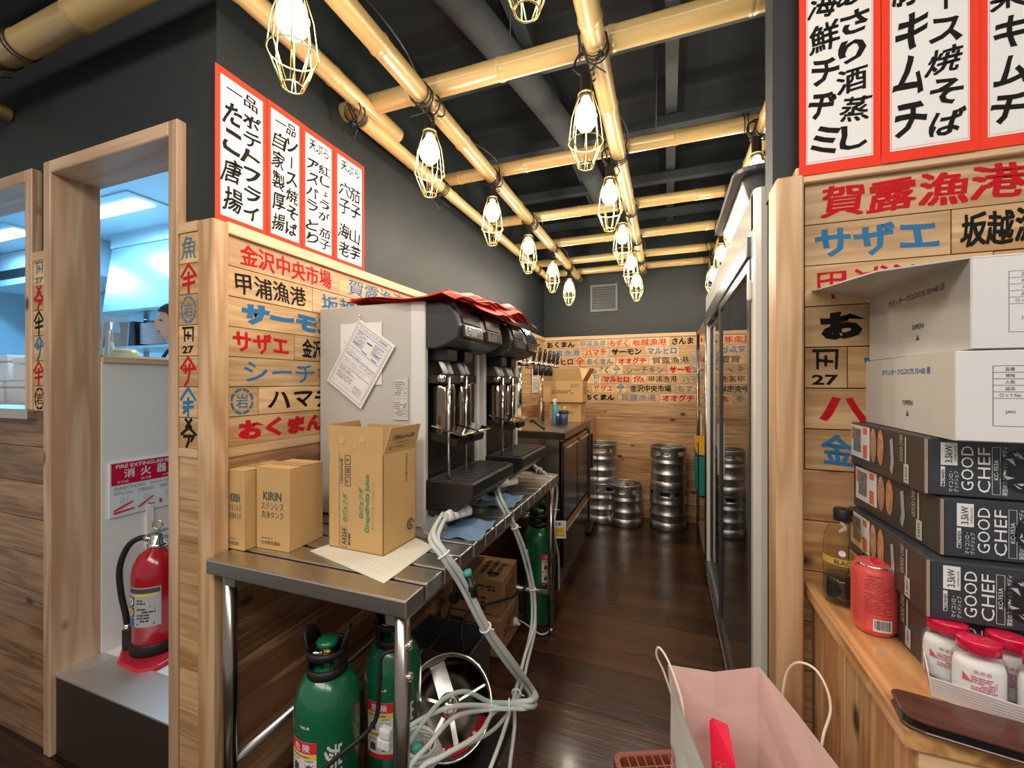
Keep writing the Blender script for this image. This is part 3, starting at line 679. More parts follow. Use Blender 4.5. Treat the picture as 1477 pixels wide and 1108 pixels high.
def carton(name, label, group, lo, hi, rz=0, m=None, cat='box'):
    t = thing(name, label, cat, ((lo[0]+hi[0])/2, (lo[1]+hi[1])/2, lo[2]), rz, group)
    return t
# two tall closed cartons
def tall_carton(x0, x1, y0, y1, h, label, rz=0):
    t = carton('cardboard_box', label, 'tall cartons on the steel table', (x0,y0,ZTB), (x1,y1,ZTB), rz)
    w, d = (x1-x0)/2, (y1-y0)/2
    obj('body', MB().box((-w,-d,0),(w,d,h)), Mcard, t, bev=.002)
    obj('top_flap', MB().box((-w,-d,h),(w,-.001,h+.0022)), Mcard, t); obj('top_flap', MB().box((-w,.001,h),(w,d,h+.003)), Mcard, t)
    obj('tape', MB().box((-w*1.002,-.022,h+.0031),(w*1.002,.022,h+.0036)), mat('clear_tape',(.52,.33,.15),.25), t)
    g = MB(); put_text(g, 'KIRIN', (-.0,-d-.0008,h*.66), X1, Z1, w=w*1.12, h=.025, bold=.025)
    put_text(g, 'ステンレス', (0,-d-.0008,h*.535), X1, Z1, w=w*1.35, h=.021); put_text(g, '洗浄タンク', (0,-d-.0008,h*.43), X1, Z1, w=w*1.35, h=.021)
    put_text(g, '日本軽金属㈱', (-.006,-d-.0008,h*.085), X1, Z1, w=w*1.15, h=.012); fine(g, (-w*.3,-d-.0008,h*.14), X1, Z1, w*.7, .006, 1)
    obj('lettering', g, Mprint, t)
    return t
tall_carton(-1.172,-1.045,.925,1.06,.243, 'right one of the two tall sealed cartons, nearer the open juice carton', math.radians(2))
tall_carton(-1.248,-1.176,.888,1.04,.236, 'left one of the two tall sealed cartons, against the corner post', 0)
# open carton
jt = thing('open_carton', 'open corrugated carton with raised flaps standing on white paper', 'box', (-.862, 1.078, ZTB+.002), math.radians(-2))
w, d, h, th = .102, .078, .29, .0035
g = MB().box((-w,-d,0),(w,-d+th,h)).box((-w,d-th,0),(w,d,h)).box((-w,-d,0),(-w+th,d,h)).box((w-th,-d,0),(w,d,h)).box((-w,-d,0),(w,d,.004))
obj('body', g, Mcard, jt)
def flap(t, a, b, up, n, L, m=Mcard, cut=0):
    """flap hinged on edge a-b, standing along up"""
    a, b, up, n = Vector(a), Vector(b), Vector(up).normalized(), Vector(n).normalized()*th; e = (b-a).normalized()*cut
    return obj('flap', MB().slab([a, b, b+up*L-e, a+up*L+e], n), m, t)
flap(jt, (-w,-d,h),(w,-d,h), (0,-.03,1), Y1, .078)
flap(jt, (-w,d-.001,h),(w,d-.001,h), (0,.25,1), -Y1, .07, Mcardin)
flap(jt, (w,-d+.002,h),(w,d-.002,h), (.30,0,1), -X1, .082, Mcard, .004)
flap(jt, (-w,-d+.002,h),(-w,d-.002,h), (-.16,0,1), X1, .082, Mcardin, .012)
g = MB(); F = Vector((0,-d-.0009,0)); U = Z1
def jp(x, z): return (x, -d-.0009, z)
put_text(g, '1000ml×6本', jp(-.052,.235), Z1, -X1, w=.075, h=.014, bold=.01)
put_text(g, 'A4264', jp(-.042,.038), Z1, -X1, w=.05, h=.018, bold=.02); frameq(g, jp(-.042,.038), X1, Z1, .024, .062, .001)
for k in range(3): frameq(g, jp(-.028,.268-.032*k), X1, Z1, .022, .028, .0022); put_text(g, ('↑','☂','♼')[k] if k != 1 else 'III', jp(-.028,.268-.032*k), Z1, -X1, w=.014, h=.012, bold=.03)
fine(g, jp(-.022,.04), Z1, -X1, .05, .009, 1, 4, th=.8); quad(g, jp(-.061,.15), X1, Z1, .0012, .28)
obj('print', g, Mprint, jt)
g = MB(); put_text(g, '◎ジェフダ', jp(-.040,.125), Z1, -X1, w=.085, h=.015, bold=.035, shear=.2); quad(g, jp(-.029,.125), X1, Z1, .001, .085)
put_text(g, '◎ジェフダ', jp(.022,.145), Z1, -X1, w=.09, h=.017, bold=.035, shear=.2)
put_text(g, 'Grapefruits Juice', jp(.046,.145), Z1, -X1, w=.17, h=.022, bold=.03); put_text(g, 'グレープフルーツジュース', jp(.066,.14), Z1, -X1, w=.14, h=.009)
obj('green_print', g, Mgtxt, jt)
g = MB(); put_text(g, 'NTP372 6B 20', (w+.0009,.03,.235), -Z1, Y1, w=.085, h=.010)
c0 = Vector((w+.0009,.05,.055)); ringflat(g, .36, .5, c0, Y1, Z1, .036, 0, 5.6, 24); ringflat(g, .10, .26, c0, Y1, Z1, .036, 1, 6, 16)
obj('side_print', g, Mprint, jt)
g = MB(); n = Vector((1,0,-.30)).normalized(); up = Vector((.30,0,1)).normalized(); b0 = Vector((w,0,h))+n*.001
put_text(g, '1000ml×6本', b0+up*.050, Y1, up, w=.10, h=.018, bold=.02); fine(g, b0+up*.018, Y1, up, .12, .012, 2, 3); fine(g, b0+up*.032+Y1*.0-.0*n, Y1, up, .06, .006, 1, 8)
obj('flap_print', g, Mprint, jt)
for x, z in ((-.05,.035),(.028,.042),(.0,.02)): obj('tape_mark', MB().lathe([(.0,.0),(.011 if z > .03 else .006,.0)], (x,-d-.0012-.03*z,h+z), -Y1, 14), mat('glue_spot',(.62,.42,.20),.5), jt)
# paper sheets under it
pp = thing('paper_sheet', 'white printed paper sheet spread under the open carton on the table', 'paper', (-.80, 1.0, ZTB))
g = MB(); P4 = [at(447,795,z=ZTB+.001), at(534,838,z=ZTB+.001), at(626,789,z=ZTB+.001), at(560,757,z=ZTB+.001)]
P4[1].x = -.66; g.slab(P4, (0,0,.0012)); obj('sheet', g, mat('cream_paper',(.74,.71,.60),.6), pp, w=True)
g = MB(); ex = (P4[2]-P4[1]).normalized(); ey = (P4[0]-P4[1]).normalized(); L1 = (P4[2]-P4[1]).length; L2 = (P4[0]-P4[1]).length
for k in range(9): quad(g, P4[1]+ey*(.03+k*.022)+ex*L1*.5+Z1*.0016, ex, ey, L1*.86, .0007)
for k in range(7): quad(g, P4[1]+ex*(.03+k*.04)+ey*.12+Z1*.0016, ey, ex, .17, .0007)
obj('print', g, mat('pale_print',(.45,.45,.42),.7), pp, w=True)

# ---------------------------------------------------------------- beer dispensing machines
def machine(label):
    t = thing('drink_dispenser', label, 'dispenser', (0,0,0), 0, 'beer dispensers on the steel table')
    # local: x = world x, y from near side panel, z from table top
    D, H_ = .455, .782; xf, xb = -.783, -1.245
    obj('side_panel', MB().prism([(xb,.005),(xf-.02,.005),(xf,.02),(xf,H_-.02),(xf-.02,H_),(xb,H_)], 'y', 0, .018), Mgrey, t, bev=.004)
    obj('side_panel', MB().prism([(xb,.005),(xf-.02,.005),(xf,.02),(xf,H_-.02),(xf-.02,H_),(xb,H_)], 'y', D-.03, D-.012), Mgrey, t, bev=.004)
    obj('edge_strip', MB().box((xf-.055,-.003,.0),(xf+.004,.020,H_-.002)), Mgreyl, t, bev=.004)
    obj('edge_strip', MB().box((xf-.055,D-.032,.0),(xf+.004,D-.01,H_-.002)), Mgreyl, t, bev=.004)
    obj('casing', MB().box((xb,.018,.02),(xf-.012,D-.03,H_-.01)), Mbk, t)
    obj('lower_plate', MB().box((xf-.014,.02,.02),(xf-.004,D-.03,.13)), mat('stained_steel',(.30,.27,.24),.35,.8,var=.4,vscale=30), t)
    h = obj('head', MB().prism([(xf-.01,.775),(xf-.01,.62),(xf+.035,.615),(xf+.075,.625),(xf+.125,.648),(xf+.132,.69),(xf+.122,.73),(xf+.095,.762),(xf+.06,.776)], 'y', .004, D-.075), mat('head_black',(.035,.035,.034),.4), t, bev=.006, seg=2)
    for k in range(2):
        y0, y1 = .03+k*.195, .175+k*.195
        cv = [(xf+.126,.70),(xf+.118,.735),(xf+.092,.768),(xf+.055,.784),(xf+.055,.772),(xf+.09,.758),(xf+.11,.73),(xf+.118,.70)]
        obj('hood', MB().prism([(a+.008,b+.004) for a,b in cv], 'y', y0, y1), Mbkg, h)
        obj('button_panel', MB().prism([(xf+.132,.655),(xf+.142,.657),(xf+.138,.698),(xf+.126,.698)], 'y', y0, y1), mat('panel_dark',(.05,.045,.04),.25), h)
        g = MB(); c = Vector((xf+.1415,(y0+y1)/2,.677)); up = Vector((-.1,0,1)).normalized(); frameq(g, c+X1*.0007, Y1, up, y1-y0-.012, .036, .004); 
        for j in (-1, 1): ringflat(g, .35, .5, c+Y1*j*.035+X1*.0008, Y1, up, .022, n=12); quad(g, c+Y1*j*.035+X1*.0008, Y1, up, .003, .012)
        obj('button_trim', g, Mchrome, h)
        # twin spouts, collar, clear column, tilting glass plate
        yc = .075+k*.13
        obj('nozzle_block', MB().box((xf-.01,yc-.035,.575),(xf+.07,yc+.035,.62)), Mbk, t, bev=.004)
        for j in (-1, 1):
            obj('spout', MB().cyl((xf+.03,yc+j*.018,.58),(xf+.052,yc+j*.018+.004,.53),.010,12), mat('spout_clear',(.72,.74,.74),.15), t)
        obj('collar', MB().box((xf-.012,yc-.055,.495),(xf+.075,yc+.055,.53)), Mbkg, t, bev=.004)
        obj('screw_knob', MB().lathe([(.014,0),(.016,.006),(.012,.016),(0,.018)], (xf+.06,yc-.055,.515), -Y1, 14), Mchrome, t)
        g = MB().lathe([(.038,.30),(.040,.305),(.040,.49),(.037,.495)], (xf+.034,yc,0), n=28); obj('column', g, mat('tube_smoke',(.24,.19,.15),.08,.9), t)
        obj('column_rod', MB().cyl((xf+.080,yc-.048,.16),(xf+.080,yc-.048,.52),.005,10), Mchrome, t)
        obj('glass_plate', MB().obox((xf+.075,yc,.335), (.062,0,-.014), (0,.055,0), (.0,0,.004)), Mchrome, t, bev=.003)
        obj('plate_lip', MB().obox((xf+.05,yc,.305), (.06,0,-.012), (0,.045,0), (.003,0,.012)), Mbk, t)
    dt = obj('drip_tray', MB().prism([(xf-.004,.165),(xf+.183,.165),(xf+.183,.12),(xf+.12,.065),(xf+.02,.06),(xf-.004,.06)], 'y', .004, D-.065), Mbk, t, bev=.004)
    frame = MB(); c = Vector((xf+.10,(D-.06)/2,.166)); frameq(frame, c, X1, Y1, .165, D-.085, .008); obj('grille_frame', frame, mat('tray_edge',(.10,.10,.10),.35), dt)
    for k in range(13): obj('grille_bar', MB().box((xf+.03,.032+k*.028,.165),(xf+.17,.042+k*.028,.171)), mat('grille',(.05,.05,.05),.3) if k == 0 else bpy.data.materials['grille'], dt)
    g = MB(); quad(g, (xf-.002,.055,.10), Y1, Z1, .05, .055); obj('rating_label', g, Mlabel, t)
    g = MB(); fine(g, (xf-.0012,.055,.10), Y1, Z1, .044, .046, 6, 2); obj('label_print', g, Mprint, t)
    for k in range(5): obj('fitting', MB().lathe([(.012,0),(.014,.01),(.014,.022),(.008,.026)], (xf-.004,.10+k*.045,.045+.006*(k % 2)), X1, 12), Mzip, t)
    return t
m1 = machine('nearest grey sided beer dispenser with black front, clipboard card hanging on its side'); m1.location = (0, 1.245, ZTB)
m2 = again(m1, 'farther grey sided beer dispenser standing behind the first one', (0, 1.745, ZTB))
# things on the near side panel
g = MB(); yp = 1.245-.0035
g.box((-1.235,yp-.002,ZTB+.26),(-.80,yp+.002,ZTB+.262)); 
sg = thing('poster_sheet', 'white poster with wheat picture taped on the grey dispenser side', 'poster', at(540,620,y=yp))
c = (at(483,462,y=yp)+at(560,562,y=yp))/2; w, h = .185, .225
obj('sheet', MB().obox(c, X1*w/2, Z1*h/2, Y1*.0006), Mlabel, sg, w=True)
g = MB(); rr = random.Random(4)
for k in range(22):
    a = rr.uniform(-.5,.5); b = c+Vector((a*.06+rr.uniform(-.02,.02),-.0012,-.02)); e = b+Vector((a*.10,0,rr.uniform(.05,.1))); g.tube([b, e], .0012, 4)
for k in range(5): g.sphere(c+Vector((-.055+k*.008,-.0012,-.03-.01*k)), .012, .0008, .012, 8, 6)
obj('picture', g, mat('wheat_print',(.66,.46,.25),.6), sg, w=True)
# laminated card on a key ring, rotated
cc = at(520,463,y=yp-.006)
card = thing('instruction_card', 'laminated instruction card hanging tilted from a ring on the dispenser', 'card', cc)
ang = math.radians(-33.5); xd = Vector((math.cos(ang),0,math.sin(ang))); yd = Vector((-math.sin(ang),0,math.cos(ang)))
w, h = .190, .270; o0 = cc+xd*(w/2-.012)-yd*(h/2-.004)
obj('laminate', MB().obox(o0, xd*w/2, yd*h/2, Y1*.0012), mat('laminate',(.80,.79,.78),.25), card, w=True, bev=.001)
g = MB(); q = o0-Y1*.0018; frameq(g, q, xd, yd, w*.90, h*.92, .0012); frameq(g, q, xd, yd, w*.84, h*.80, .0007)
put_text(g, 'ビールディスペンサー取扱説明', q+yd*h*.425, xd, yd, w=w*.72, h=.008)
fine(g, q+yd*h*.27-xd*w*.24, xd, yd, w*.28, h*.20, 12, 5); fine(g, q+yd*h*.27+xd*w*.24, xd, yd, w*.26, h*.16, 9, 6)
fine(g, q-yd*h*.20-xd*w*.16, xd, yd, w*.45, h*.06, 4, 7); fine(g, q-yd*h*.29-xd*w*.16, xd, yd, w*.42, h*.09, 7, 8)
for a, b in ((-.3,.05),(-.1,.03),(.12,.0),(.3,-.03),(-.3,-.08),(-.1,-.09),(.12,-.11)): frameq(g, q+xd*w*a+yd*h*b, xd, yd, w*.17, h*.075, .0007); fine(g, q+xd*w*a+yd*h*b, xd, yd, w*.11, h*.045, 4, int(a*99), .6)
quad(g, q+yd*h*.30+xd*w*.0, xd, yd, w*.14, h*.02); frameq(g, q-yd*h*.34+xd*w*.24, xd, yd, w*.2, h*.09, .001); fine(g, q-yd*h*.34+xd*w*.24, xd, yd, w*.17, h*.07, 6, 3)
obj('print', g, Mprint, card, w=True)
g = MB()
for b in (.375,.13,.02,-.15): quad(g, q+yd*h*b-Y1*.0001, xd, yd, w*.80, h*.008)
for a, b in ((.25,.22),(.25,.15),(-.28,.2),(-.02,.16)): quad(g, q+xd*w*a+yd*h*b-Y1*.0001, xd, yd, w*.15, h*.018)
obj('blue_print', g, mat('print_blue',(.12,.33,.62),.6), card, w=True)
obj('key_ring', MB().ring(cc+Vector((0,-.003,.004)), X1+Y1*.3, .012, .0012, 20, 6), Mchrome, card, w=True)
obj('hook', MB().tube([cc+Vector((0,.004,.022)), cc+Vector((0,-.006,.02)), cc+Vector((0,-.006,.012))], .0015, 6), Mchrome, card, w=True)
wl_ = thing('warning_sticker', 'grey paper warning sticker in two parts at the lower right of the dispenser side', 'sticker', at(578,595,y=yp))
c = at(578,575,y=yp); obj('sheet', MB().obox(c, X1*.031, Z1*.075, Y1*.0005), mat('sticker_grey',(.58,.57,.54),.5), wl_, w=True)
g = MB()
for k in (-1, 1): frameq(g, c-Y1*.0009+Z1*(.036*k+.004), X1, Z1, .058, .062, .0006); fine(g, c-Y1*.0009+Z1*(.036*k)-X1*.008, X1, Z1, .034, .05, 7, 5+k); fine(g, c-Y1*.0009+Z1*(.036*k)+X1*.018, X1, Z1, .014, .04, 9, 9+k, .6, .5)
obj('print', g, Mprint, wl_, w=True)
# red sheets heaped on top of both machines
zt = ZTB+.782
rr = random.Random(2)
for k in range(9):
    y0 = 1.235+k*.035 if k < 7 else 1.4+k*.03; z0 = zt+.012+k*.0035; x1 = -.655+rr.uniform(-.035,.02)+k*.004; x0 = x1-.50+rr.uniform(-.03,.03); L = .42+rr.uniform(0,.06)
    if x0 < -1.235: x0 = -1.235
    t = thing('menu_sheet', 'x', 'menu sheet', (x0+.2,y0,z0), 0, 'spare red menu sheets heaped on the dispensers')
    t['label'] = ['lowest spare red menu sheet, jutting toward the board wall side','second spare red menu sheet from the bottom of the heap'][k] if k < 2 else ['third','fourth','fifth','sixth','seventh','eighth','topmost'][k-2]+' spare red menu sheet in the heap on the dispensers, counted from below'
    g = MB(); nx, ny = 9, 8; vs = []; rz = rr.uniform(-.10,.10)
    for i in range(nx+1):
        for j in range(ny+1):
            x = x0+(x1-x0)*i/nx; y = y0+L*j/ny+rz*(x-x0); over = max(0, x-(-.70)); zz = z0+.028*math.sin(PI*j/ny)*(i/nx)+.012*math.sin(i*.8+k)-over*over*9-.03*max(0,(j/ny-.8))*5*(i/nx)+.008*math.sin(j*1.3+k*2)
            vs.append((x, y, max(zz, z0-.008-over*.5)))
    g.add(vs, [(i*(ny+1)+j, (i+1)*(ny+1)+j, (i+1)*(ny+1)+j+1, i*(ny+1)+j+1) for i in range(nx) for j in range(ny)], True)
    o = obj('sheet', g, mat('sheet_red_%d' % k, (.86-.05*(k % 3),.085+.03*(k % 2),.05), .5), t, w=True)
    s_ = o.modifiers.new('solid','SOLIDIFY'); s_.thickness = .0012
# table-top clutter at the hose inlets
def cloth(name, label, u, v, rot, sx, sy, seed):
    c = at(u, v, z=ZTB+.006); t = thing(name, label, 'cloth', (c.x,c.y,ZTB), rot, 'blue cloths under the dispensers'); g = MB(); n = 12; vs = []; r = random.Random(seed)
    for i in range(n+1):
        for j in range(n+1):
            x, y = (i/n-.5)*sx, (j/n-.5)*sy; vs.append((x+.002*math.sin(j), y+.002*math.sin(i*1.3), .008+.004*math.sin(x*70+seed)+.004*math.cos(y*55+seed)))
    g.add(vs, [(i*(n+1)+j, (i+1)*(n+1)+j, (i+1)*(n+1)+j+1, i*(n+1)+j+1) for i in range(n) for j in range(n)], True)
    o = obj('fabric', g, Mblcl, t); s_ = o.modifiers.new('solid','SOLIDIFY'); s_.thickness = .003; return t
cloth('wiping_cloth', 'blue cloth folded on the table by the nearer hose inlet', 672, 762, .1, .16, .17, 1)
cloth('wiping_cloth', 'blue cloth on the table by the farther hose inlet', 722, 722, .05, .16, .16, 2)
def manifold(label, y0):
    t = thing('hose_manifold', label, 'hose fitting', (-.668,y0,ZTB+.001), 0, 'hose fittings under the drip trays')
    for k in range(4):
        obj('cap', MB().lathe([(.010,0),(.018,.006),(.019,.028),(.012,.034)], (-.03+.006*k,k*.032,.048-.003*k), X1+Z1*.5, 14), Mzip, t)
    g = MB()
    for k in range(3): g.lathe([(.009,0),(.011,.01),(.011,.03),(.007,.034)], (-.06,-.03+k*.024,.03), X1-Y1*.3, 12)
    obj('blue_connector', g, Mbluep, t); t.children[-1]['kind'] = 'stuff'
    obj('black_body', MB().box((-.078,-.04,.0),(-.03,.09,.035)), Mbk, t, bev=.005)
    return t
manifold('white capped hose fitting under the nearer dispenser', 1.235); manifold('white capped hose fitting under the farther dispenser', 1.72)
wr_ = thing('plastic_wrap', 'crumpled clear plastic bag on the table behind the open carton', 'plastic bag', (-.715,1.19,ZTB+.001))
g = MB(); r = random.Random(8)
for q in range(3):
    cx, cy = r.uniform(-.02,.03), r.uniform(-.02,.02); vs = []; n, m = 14, 9
    for i in range(m+1):
        for k in range(n):
            a = PI*i/m-PI/2; t_ = 2*PI*k/n; rr_ = .036*r.uniform(.55,1.3); vs.append((cx+rr_*math.cos(a)*math.cos(t_), cy+rr_*math.cos(a)*math.sin(t_), .03+.7*rr_*math.sin(a)))
    g.add(vs, [(i*n+k, i*n+(k+1) % n, (i+1)*n+(k+1) % n, (i+1)*n+k) for i in range(m) for k in range(n)], False)
obj('film', g, Mwrap, wr_)['kind'] = 'stuff'
# ---------------------------------------------------------------- hoses
def hose(label, pts, r, m, cat='hose', group=None, name='drink_hose', ties=(), n=8):
    P_ = [at(u, v, **k) if not isinstance(u, tuple) else Vector(u) for u, v, k in pts]
    t = thing(name, label, cat, P_[-1]*1.0, 0, group); obj('tube', MB().tube(P_, r, n, smooth_path=8), m, t, w=True)
    return t, P_
def bundle(labels, pts, n, r, spread, ms, group, ties=(), seed=1, part_ext=None):
    """n hoses strapped together, each a thing; ties = indices of the control points that carry a cable tie"""
    rr = random.Random(seed); C = [Vector(p) for p in pts]; first = None
    for k in range(n):
        a = 2*PI*k/n; q = []
        for i, p in enumerate(C):
            d = (C[min(i+1, len(C)-1)]-C[max(i-1, 0)]).normalized(); u = d.cross(Vector((.3,.9,.2))).normalized(); w = d.cross(u)
            s = spread*(1 if i in ties else 1.25); q.append(p+u*(s*math.cos(a))+w*(s*math.sin(a)))
        if part_ext: q += [Vector(e) for e in part_ext[k]]
        t = thing('drink_hose', labels[k % len(labels)], 'hose', q[-1], 0, group); obj('tube', MB().tube(q, r, 8, smooth_path=8), ms[k % len(ms)], t, w=True)
        if k == 0: first = t
    for i in ties:
        d = (C[min(i+1, len(C)-1)]-C[max(i-1, 0)]).normalized(); g = MB().ring(C[i], d, spread+r*1.2, .003, 16, 5)
        g.tube([C[i]+Vector((spread+r,0,0)), C[i]+Vector((spread+r+.015,-.008,.004))], .0018, 5); obj('cable_tie', g, Mzip, first, w=True)
A = [at(640,745,x=-.66), at(626,775,x=-.60), at(640,800,x=-.55), at(668,842,x=-.52), at(700,905,x=-.48), at(735,955,x=-.45), at(768,1000,x=-.43)]
A2 = [at(766,1015,y=1.14), at(735,1018,y=1.12)]
ext = [[at(700,1018,y=1.1), at(650,1020,y=1.0), at(600,1042,y=.93), at(578,1062,y=.90)],
       [at(700,1024,y=1.1), at(655,1035,y=1.0), at(618,1075,y=.9), at(590,1108,y=.85), at(560,1180,y=.82)],
       [at(705,1012,y=1.12), at(672,998,y=1.06), at(640,1008,y=1.0), at(612,1040,y=.92), at(588,1075,y=.88)],
       [at(710,1030,y=1.12), at(690,1060,y=1.0), at(640,1090,y=.9), at(605,1112,y=.86), at(585,1180,y=.8)]]
bundle(['clear hose of the nearer dispenser ending at the green tanks, uppermost strand','clear hose of the nearer dispenser looping low beside the table leg','green tinted clear hose arching over the steel drum','clear hose of the nearer dispenser running down to the floor'],
       A+A2, 4, .0062, .0085, [Mhose, Mhose, Mhoseg, Mhose], 'hoses strapped together from the nearer dispenser', (2, 4, 8), 1, ext)
Bp = [at(716,700,x=-.68), at(722,722,x=-.60), at(742,760,x=-.56), at(757,800,x=-.54), at(768,850,x=-.52), at(770,900,x=-.50), at(758,950,x=-.47), at(745,1000,x=-.45)]
ext2 = [[at(725,1060,x=-.43), at(705,1115,x=-.42), at(690,1160,x=-.42)], [at(742,1050,x=-.43), at(735,1110,x=-.42), at(735,1150,x=-.42)], [at(715,1050,x=-.46), at(660,1080,x=-.52), at(610,1105,x=-.56), at(585,1130,x=-.6)]]
bundle(['clear hose of the farther dispenser, leftmost strand at the floor','clear hose of the farther dispenser, strand hanging nearest the aisle','clear hose of the farther dispenser curving back to the table leg'],
       Bp, 3, .0055, .0075, [Mhose, Mhose, Mhoseg], 'hoses strapped together from the farther dispenser', (2, 4, 7), 2, ext2)
for lb, A_, u, v in (('black check valve with green clip on the nearer hose bundle', A, 680, 846), ('black check valve with green clip on the farther hose bundle', Bp, 762, 810)):
    c = at(u, v, x=-.50 if u < 700 else -.535); d = Vector((.3,.1,-1)).normalized(); t = thing('check_valve', lb, 'valve', c, 0, 'check valves in the hoses')
    obj('body', MB().lathe([(.006,-.03),(.011,-.025),(.011,-.008),(.014,-.006),(.014,.008),(.011,.01),(.011,.026),(.006,.03)], (0,0,0), d, 14), Mbk, t); obj('clip', MB().lathe([(.012,-.045),(.013,-.032),(.008,-.03)], (0,0,0), d, 10), Mteal, t)
hose('black cord hanging down from the table edge between the legs', [(655,805,dict(x=-.62)),(655,850,dict(x=-.64)),(640,905,dict(x=-.70)),(615,940,dict(x=-.75)),(592,950,dict(x=-.8))], .004, Mrub, 'cable', None, 'black_cable')
hose('black gas hose from the farther tank across the brown carton', [(770,835,dict(y=2.1)),(745,858,dict(y=1.95)),(715,868,dict(y=1.85)),(680,880,dict(y=1.7)),(665,905,dict(y=1.55)),(668,940,dict(y=1.4))], .0065, Mrub, 'hose', None, 'gas_hose')
hose('black gas hose in front of the middle green tank', [(590,935,dict(y=.97)),(552,945,dict(y=.93)),(548,985,dict(y=.92)),(543,1035,dict(y=.92)),(525,1060,dict(y=.90)),(495,1085,dict(y=.86)),(455,1120,dict(y=.82))], .006, Mrub, 'hose', None, 'gas_hose')
t, P_ = hose('white thin hose with plug curled on the floor beside the brown carton', [(745,893,dict(z=.07)),(758,900,dict(z=.03)),(780,915,dict(z=.01)),(793,908,dict(z=.01)),(786,895,dict(z=.01)),(760,890,dict(z=.01))], .004, Mzip, 'hose', None, 'white_hose')
obj('plug', MB().lathe([(.022,0),(.026,.01),(.024,.04),(.012,.05),(.006,.07)], at(735,893,z=.07), Vector((1,-.3,-.1)), 16), Mzip, t, w=True)
# ---------------------------------------------------------------- green gas tanks
def tank(label, loc, rz, first=None):
    if first: return again(first, label, loc, rz)
    t = thing('gas_cylinder', label, 'gas cylinder', loc, rz, 'green gas cylinders under the table')
    R, H_ = .087, .44
    b = obj('body', MB().lathe([(.075,0),(R,.012),(R,H_),(R*.985,H_+.03),(R*.90,H_+.06),(R*.72,H_+.088),(R*.45,H_+.105),(.03,H_+.112)], n=40), Mgreen, t)
    g = MB()
    def cyl_pt(a, z, rr=R+.0008): return Vector((rr*math.sin(a), -rr*math.cos(a), z))
    def bend(gg, lo_a, w_):   # wrap flat x,z onto the cylinder
        gg.v = [tuple(cyl_pt(lo_a+x/R, z, R+.0008+(-y))) for x, y, z in gg.v]; return gg
    def patch(w_, h_, z0, a0, off, m, name, par, cols=10):
        q = MB(); vs = []
        for i in range(cols+1):
            for k in (0, 1): vs.append((-w_/2+w_*i/cols, -off, z0+h_*k))
        q.add(vs, [(2*i, 2*i+2, 2*i+3, 2*i+1) for i in range(cols)], True); return obj(name, bend(q, a0, w_), m, par)
    lab = patch(.085,.165,.235,-.35,.0,Mlabel,'warning_label',t)
    patch(.085,.03,.37,-.35,.0006,Mlred,'red_band',lab); patch(.085,.012,.356,-.35,.0006,Myel,'yellow_band',lab); patch(.085,.012,.30,-.35,.0006,Myel,'yellow_band',lab); patch(.085,.014,.235,-.35,.0006,Mlred,'red_band',lab)
    q = MB(); put_text(q, '危 険', (0,-.0012,.385), X1, Z1, w=.05, h=.02, bold=.03); obj('lettering', bend(q, -.35, 0), Mprintw, lab)
    q = MB()
    for a, z in ((-.02,.33),(.022,.33),(-.02,.27),(.022,.27)):
        quad(q, (a,-.0012,z), X1+Z1, Z1-X1, .034, .002); quad(q, (a,-.0012,z), X1-Z1, Z1+X1, .034, .002)
    obj('cross', bend(q, -.35, 0), Mlred, lab)
    q = MB()
    for a, z in ((-.02,.33),(.022,.33),(-.02,.27),(.022,.27)): q.slab([(a-.01,-.0011,z-.012),(a+.01,-.0011,z-.012),(a+.01,-.0011,z+.004),(a,-.0011,z+.013),(a-.01,-.0011,z+.004)], (0,.0001,0)); fine(q, (a,-.0012,z+.022), X1, Z1, .024, .006, 1, int(a*1000))
    fine(q, (0,-.0014,.362), X1, Z1, .07, .008, 1, 3); fine(q, (0,-.0014,.306), X1, Z1, .07, .008, 1, 4)
    obj('pictogram', bend(q, -.35, 0), Mprint, lab)
    q = MB(); put_text(q, '炭酸ガス', (0,-.0006,.25), -Z1, X1, w=.27, h=.045, bold=.03); obj('side_lettering', bend(q, .62, 0), Mprintw, t)
    q = MB(); put_text(q, 'V6.0', (0,-.0006,.438), X1, Z1, w=.03, h=.008, bold=.03); obj('stamp', bend(q, -.25, 0), Mprintw, t)
    # collar: open at the front over the valve, band on top, two horns
    z0 = H_+.105
    def arc(a0, a1, zlo, zhi, r0=.048, r1=.054, N=14, horn=0):
        vs = []
        for i in range(N+1):
            a = a0+(a1-a0)*i/N; k = math.sin(PI*i/N)**.6*horn; fl = 1+.25*k/.05 if horn else 1
            for rr, zz in ((r1,zlo),(r1*fl,zhi+k),(r0*fl,zhi+k),(r0,zlo)): vs.append((rr*math.cos(a), rr*math.sin(a), z0+zz))
        f = [(i*4+q_, i*4+(q_+1) % 4, (i+1)*4+(q_+1) % 4, (i+1)*4+q_) for i in range(N) for q_ in range(4)]+[(3,2,1,0), tuple(N*4+q_ for q_ in range(4))]
        return MB().add(vs, f, True)
    obj('neck_ring', arc(0, 2*PI, -.012, .014, N=28), Mrub, t)
    obj('guard', arc(-PI/2+.75, PI*1.5-.75, .0, .06), Mrub, t); obj('guard_band', arc(0, 2*PI, .043, .062, .049, .056, N=28), Mrub, t)
    obj('horn', arc(PI*.75, PI*1.2, .06, .065, horn=.045), Mrub, t); obj('horn', arc(-PI*.12, PI*.22, .06, .065, horn=.05), Mrub, t)
    obj('valve', MB().lathe([(.014,0),(.016,.02),(.013,.025),(.018,.03),(.018,.05),(.010,.055),(.008,.07)], (0,0,z0), n=16), Mbrass, t)
    obj('outlet', MB().cyl((0,0,z0+.04),(-.05,-.02,z0+.045),.008,12), Mchrome, t)
    hw = [(.0,.06),(.022,.06),(.030,.064),(.031,.074),(.026,.08),(.0,.082)]
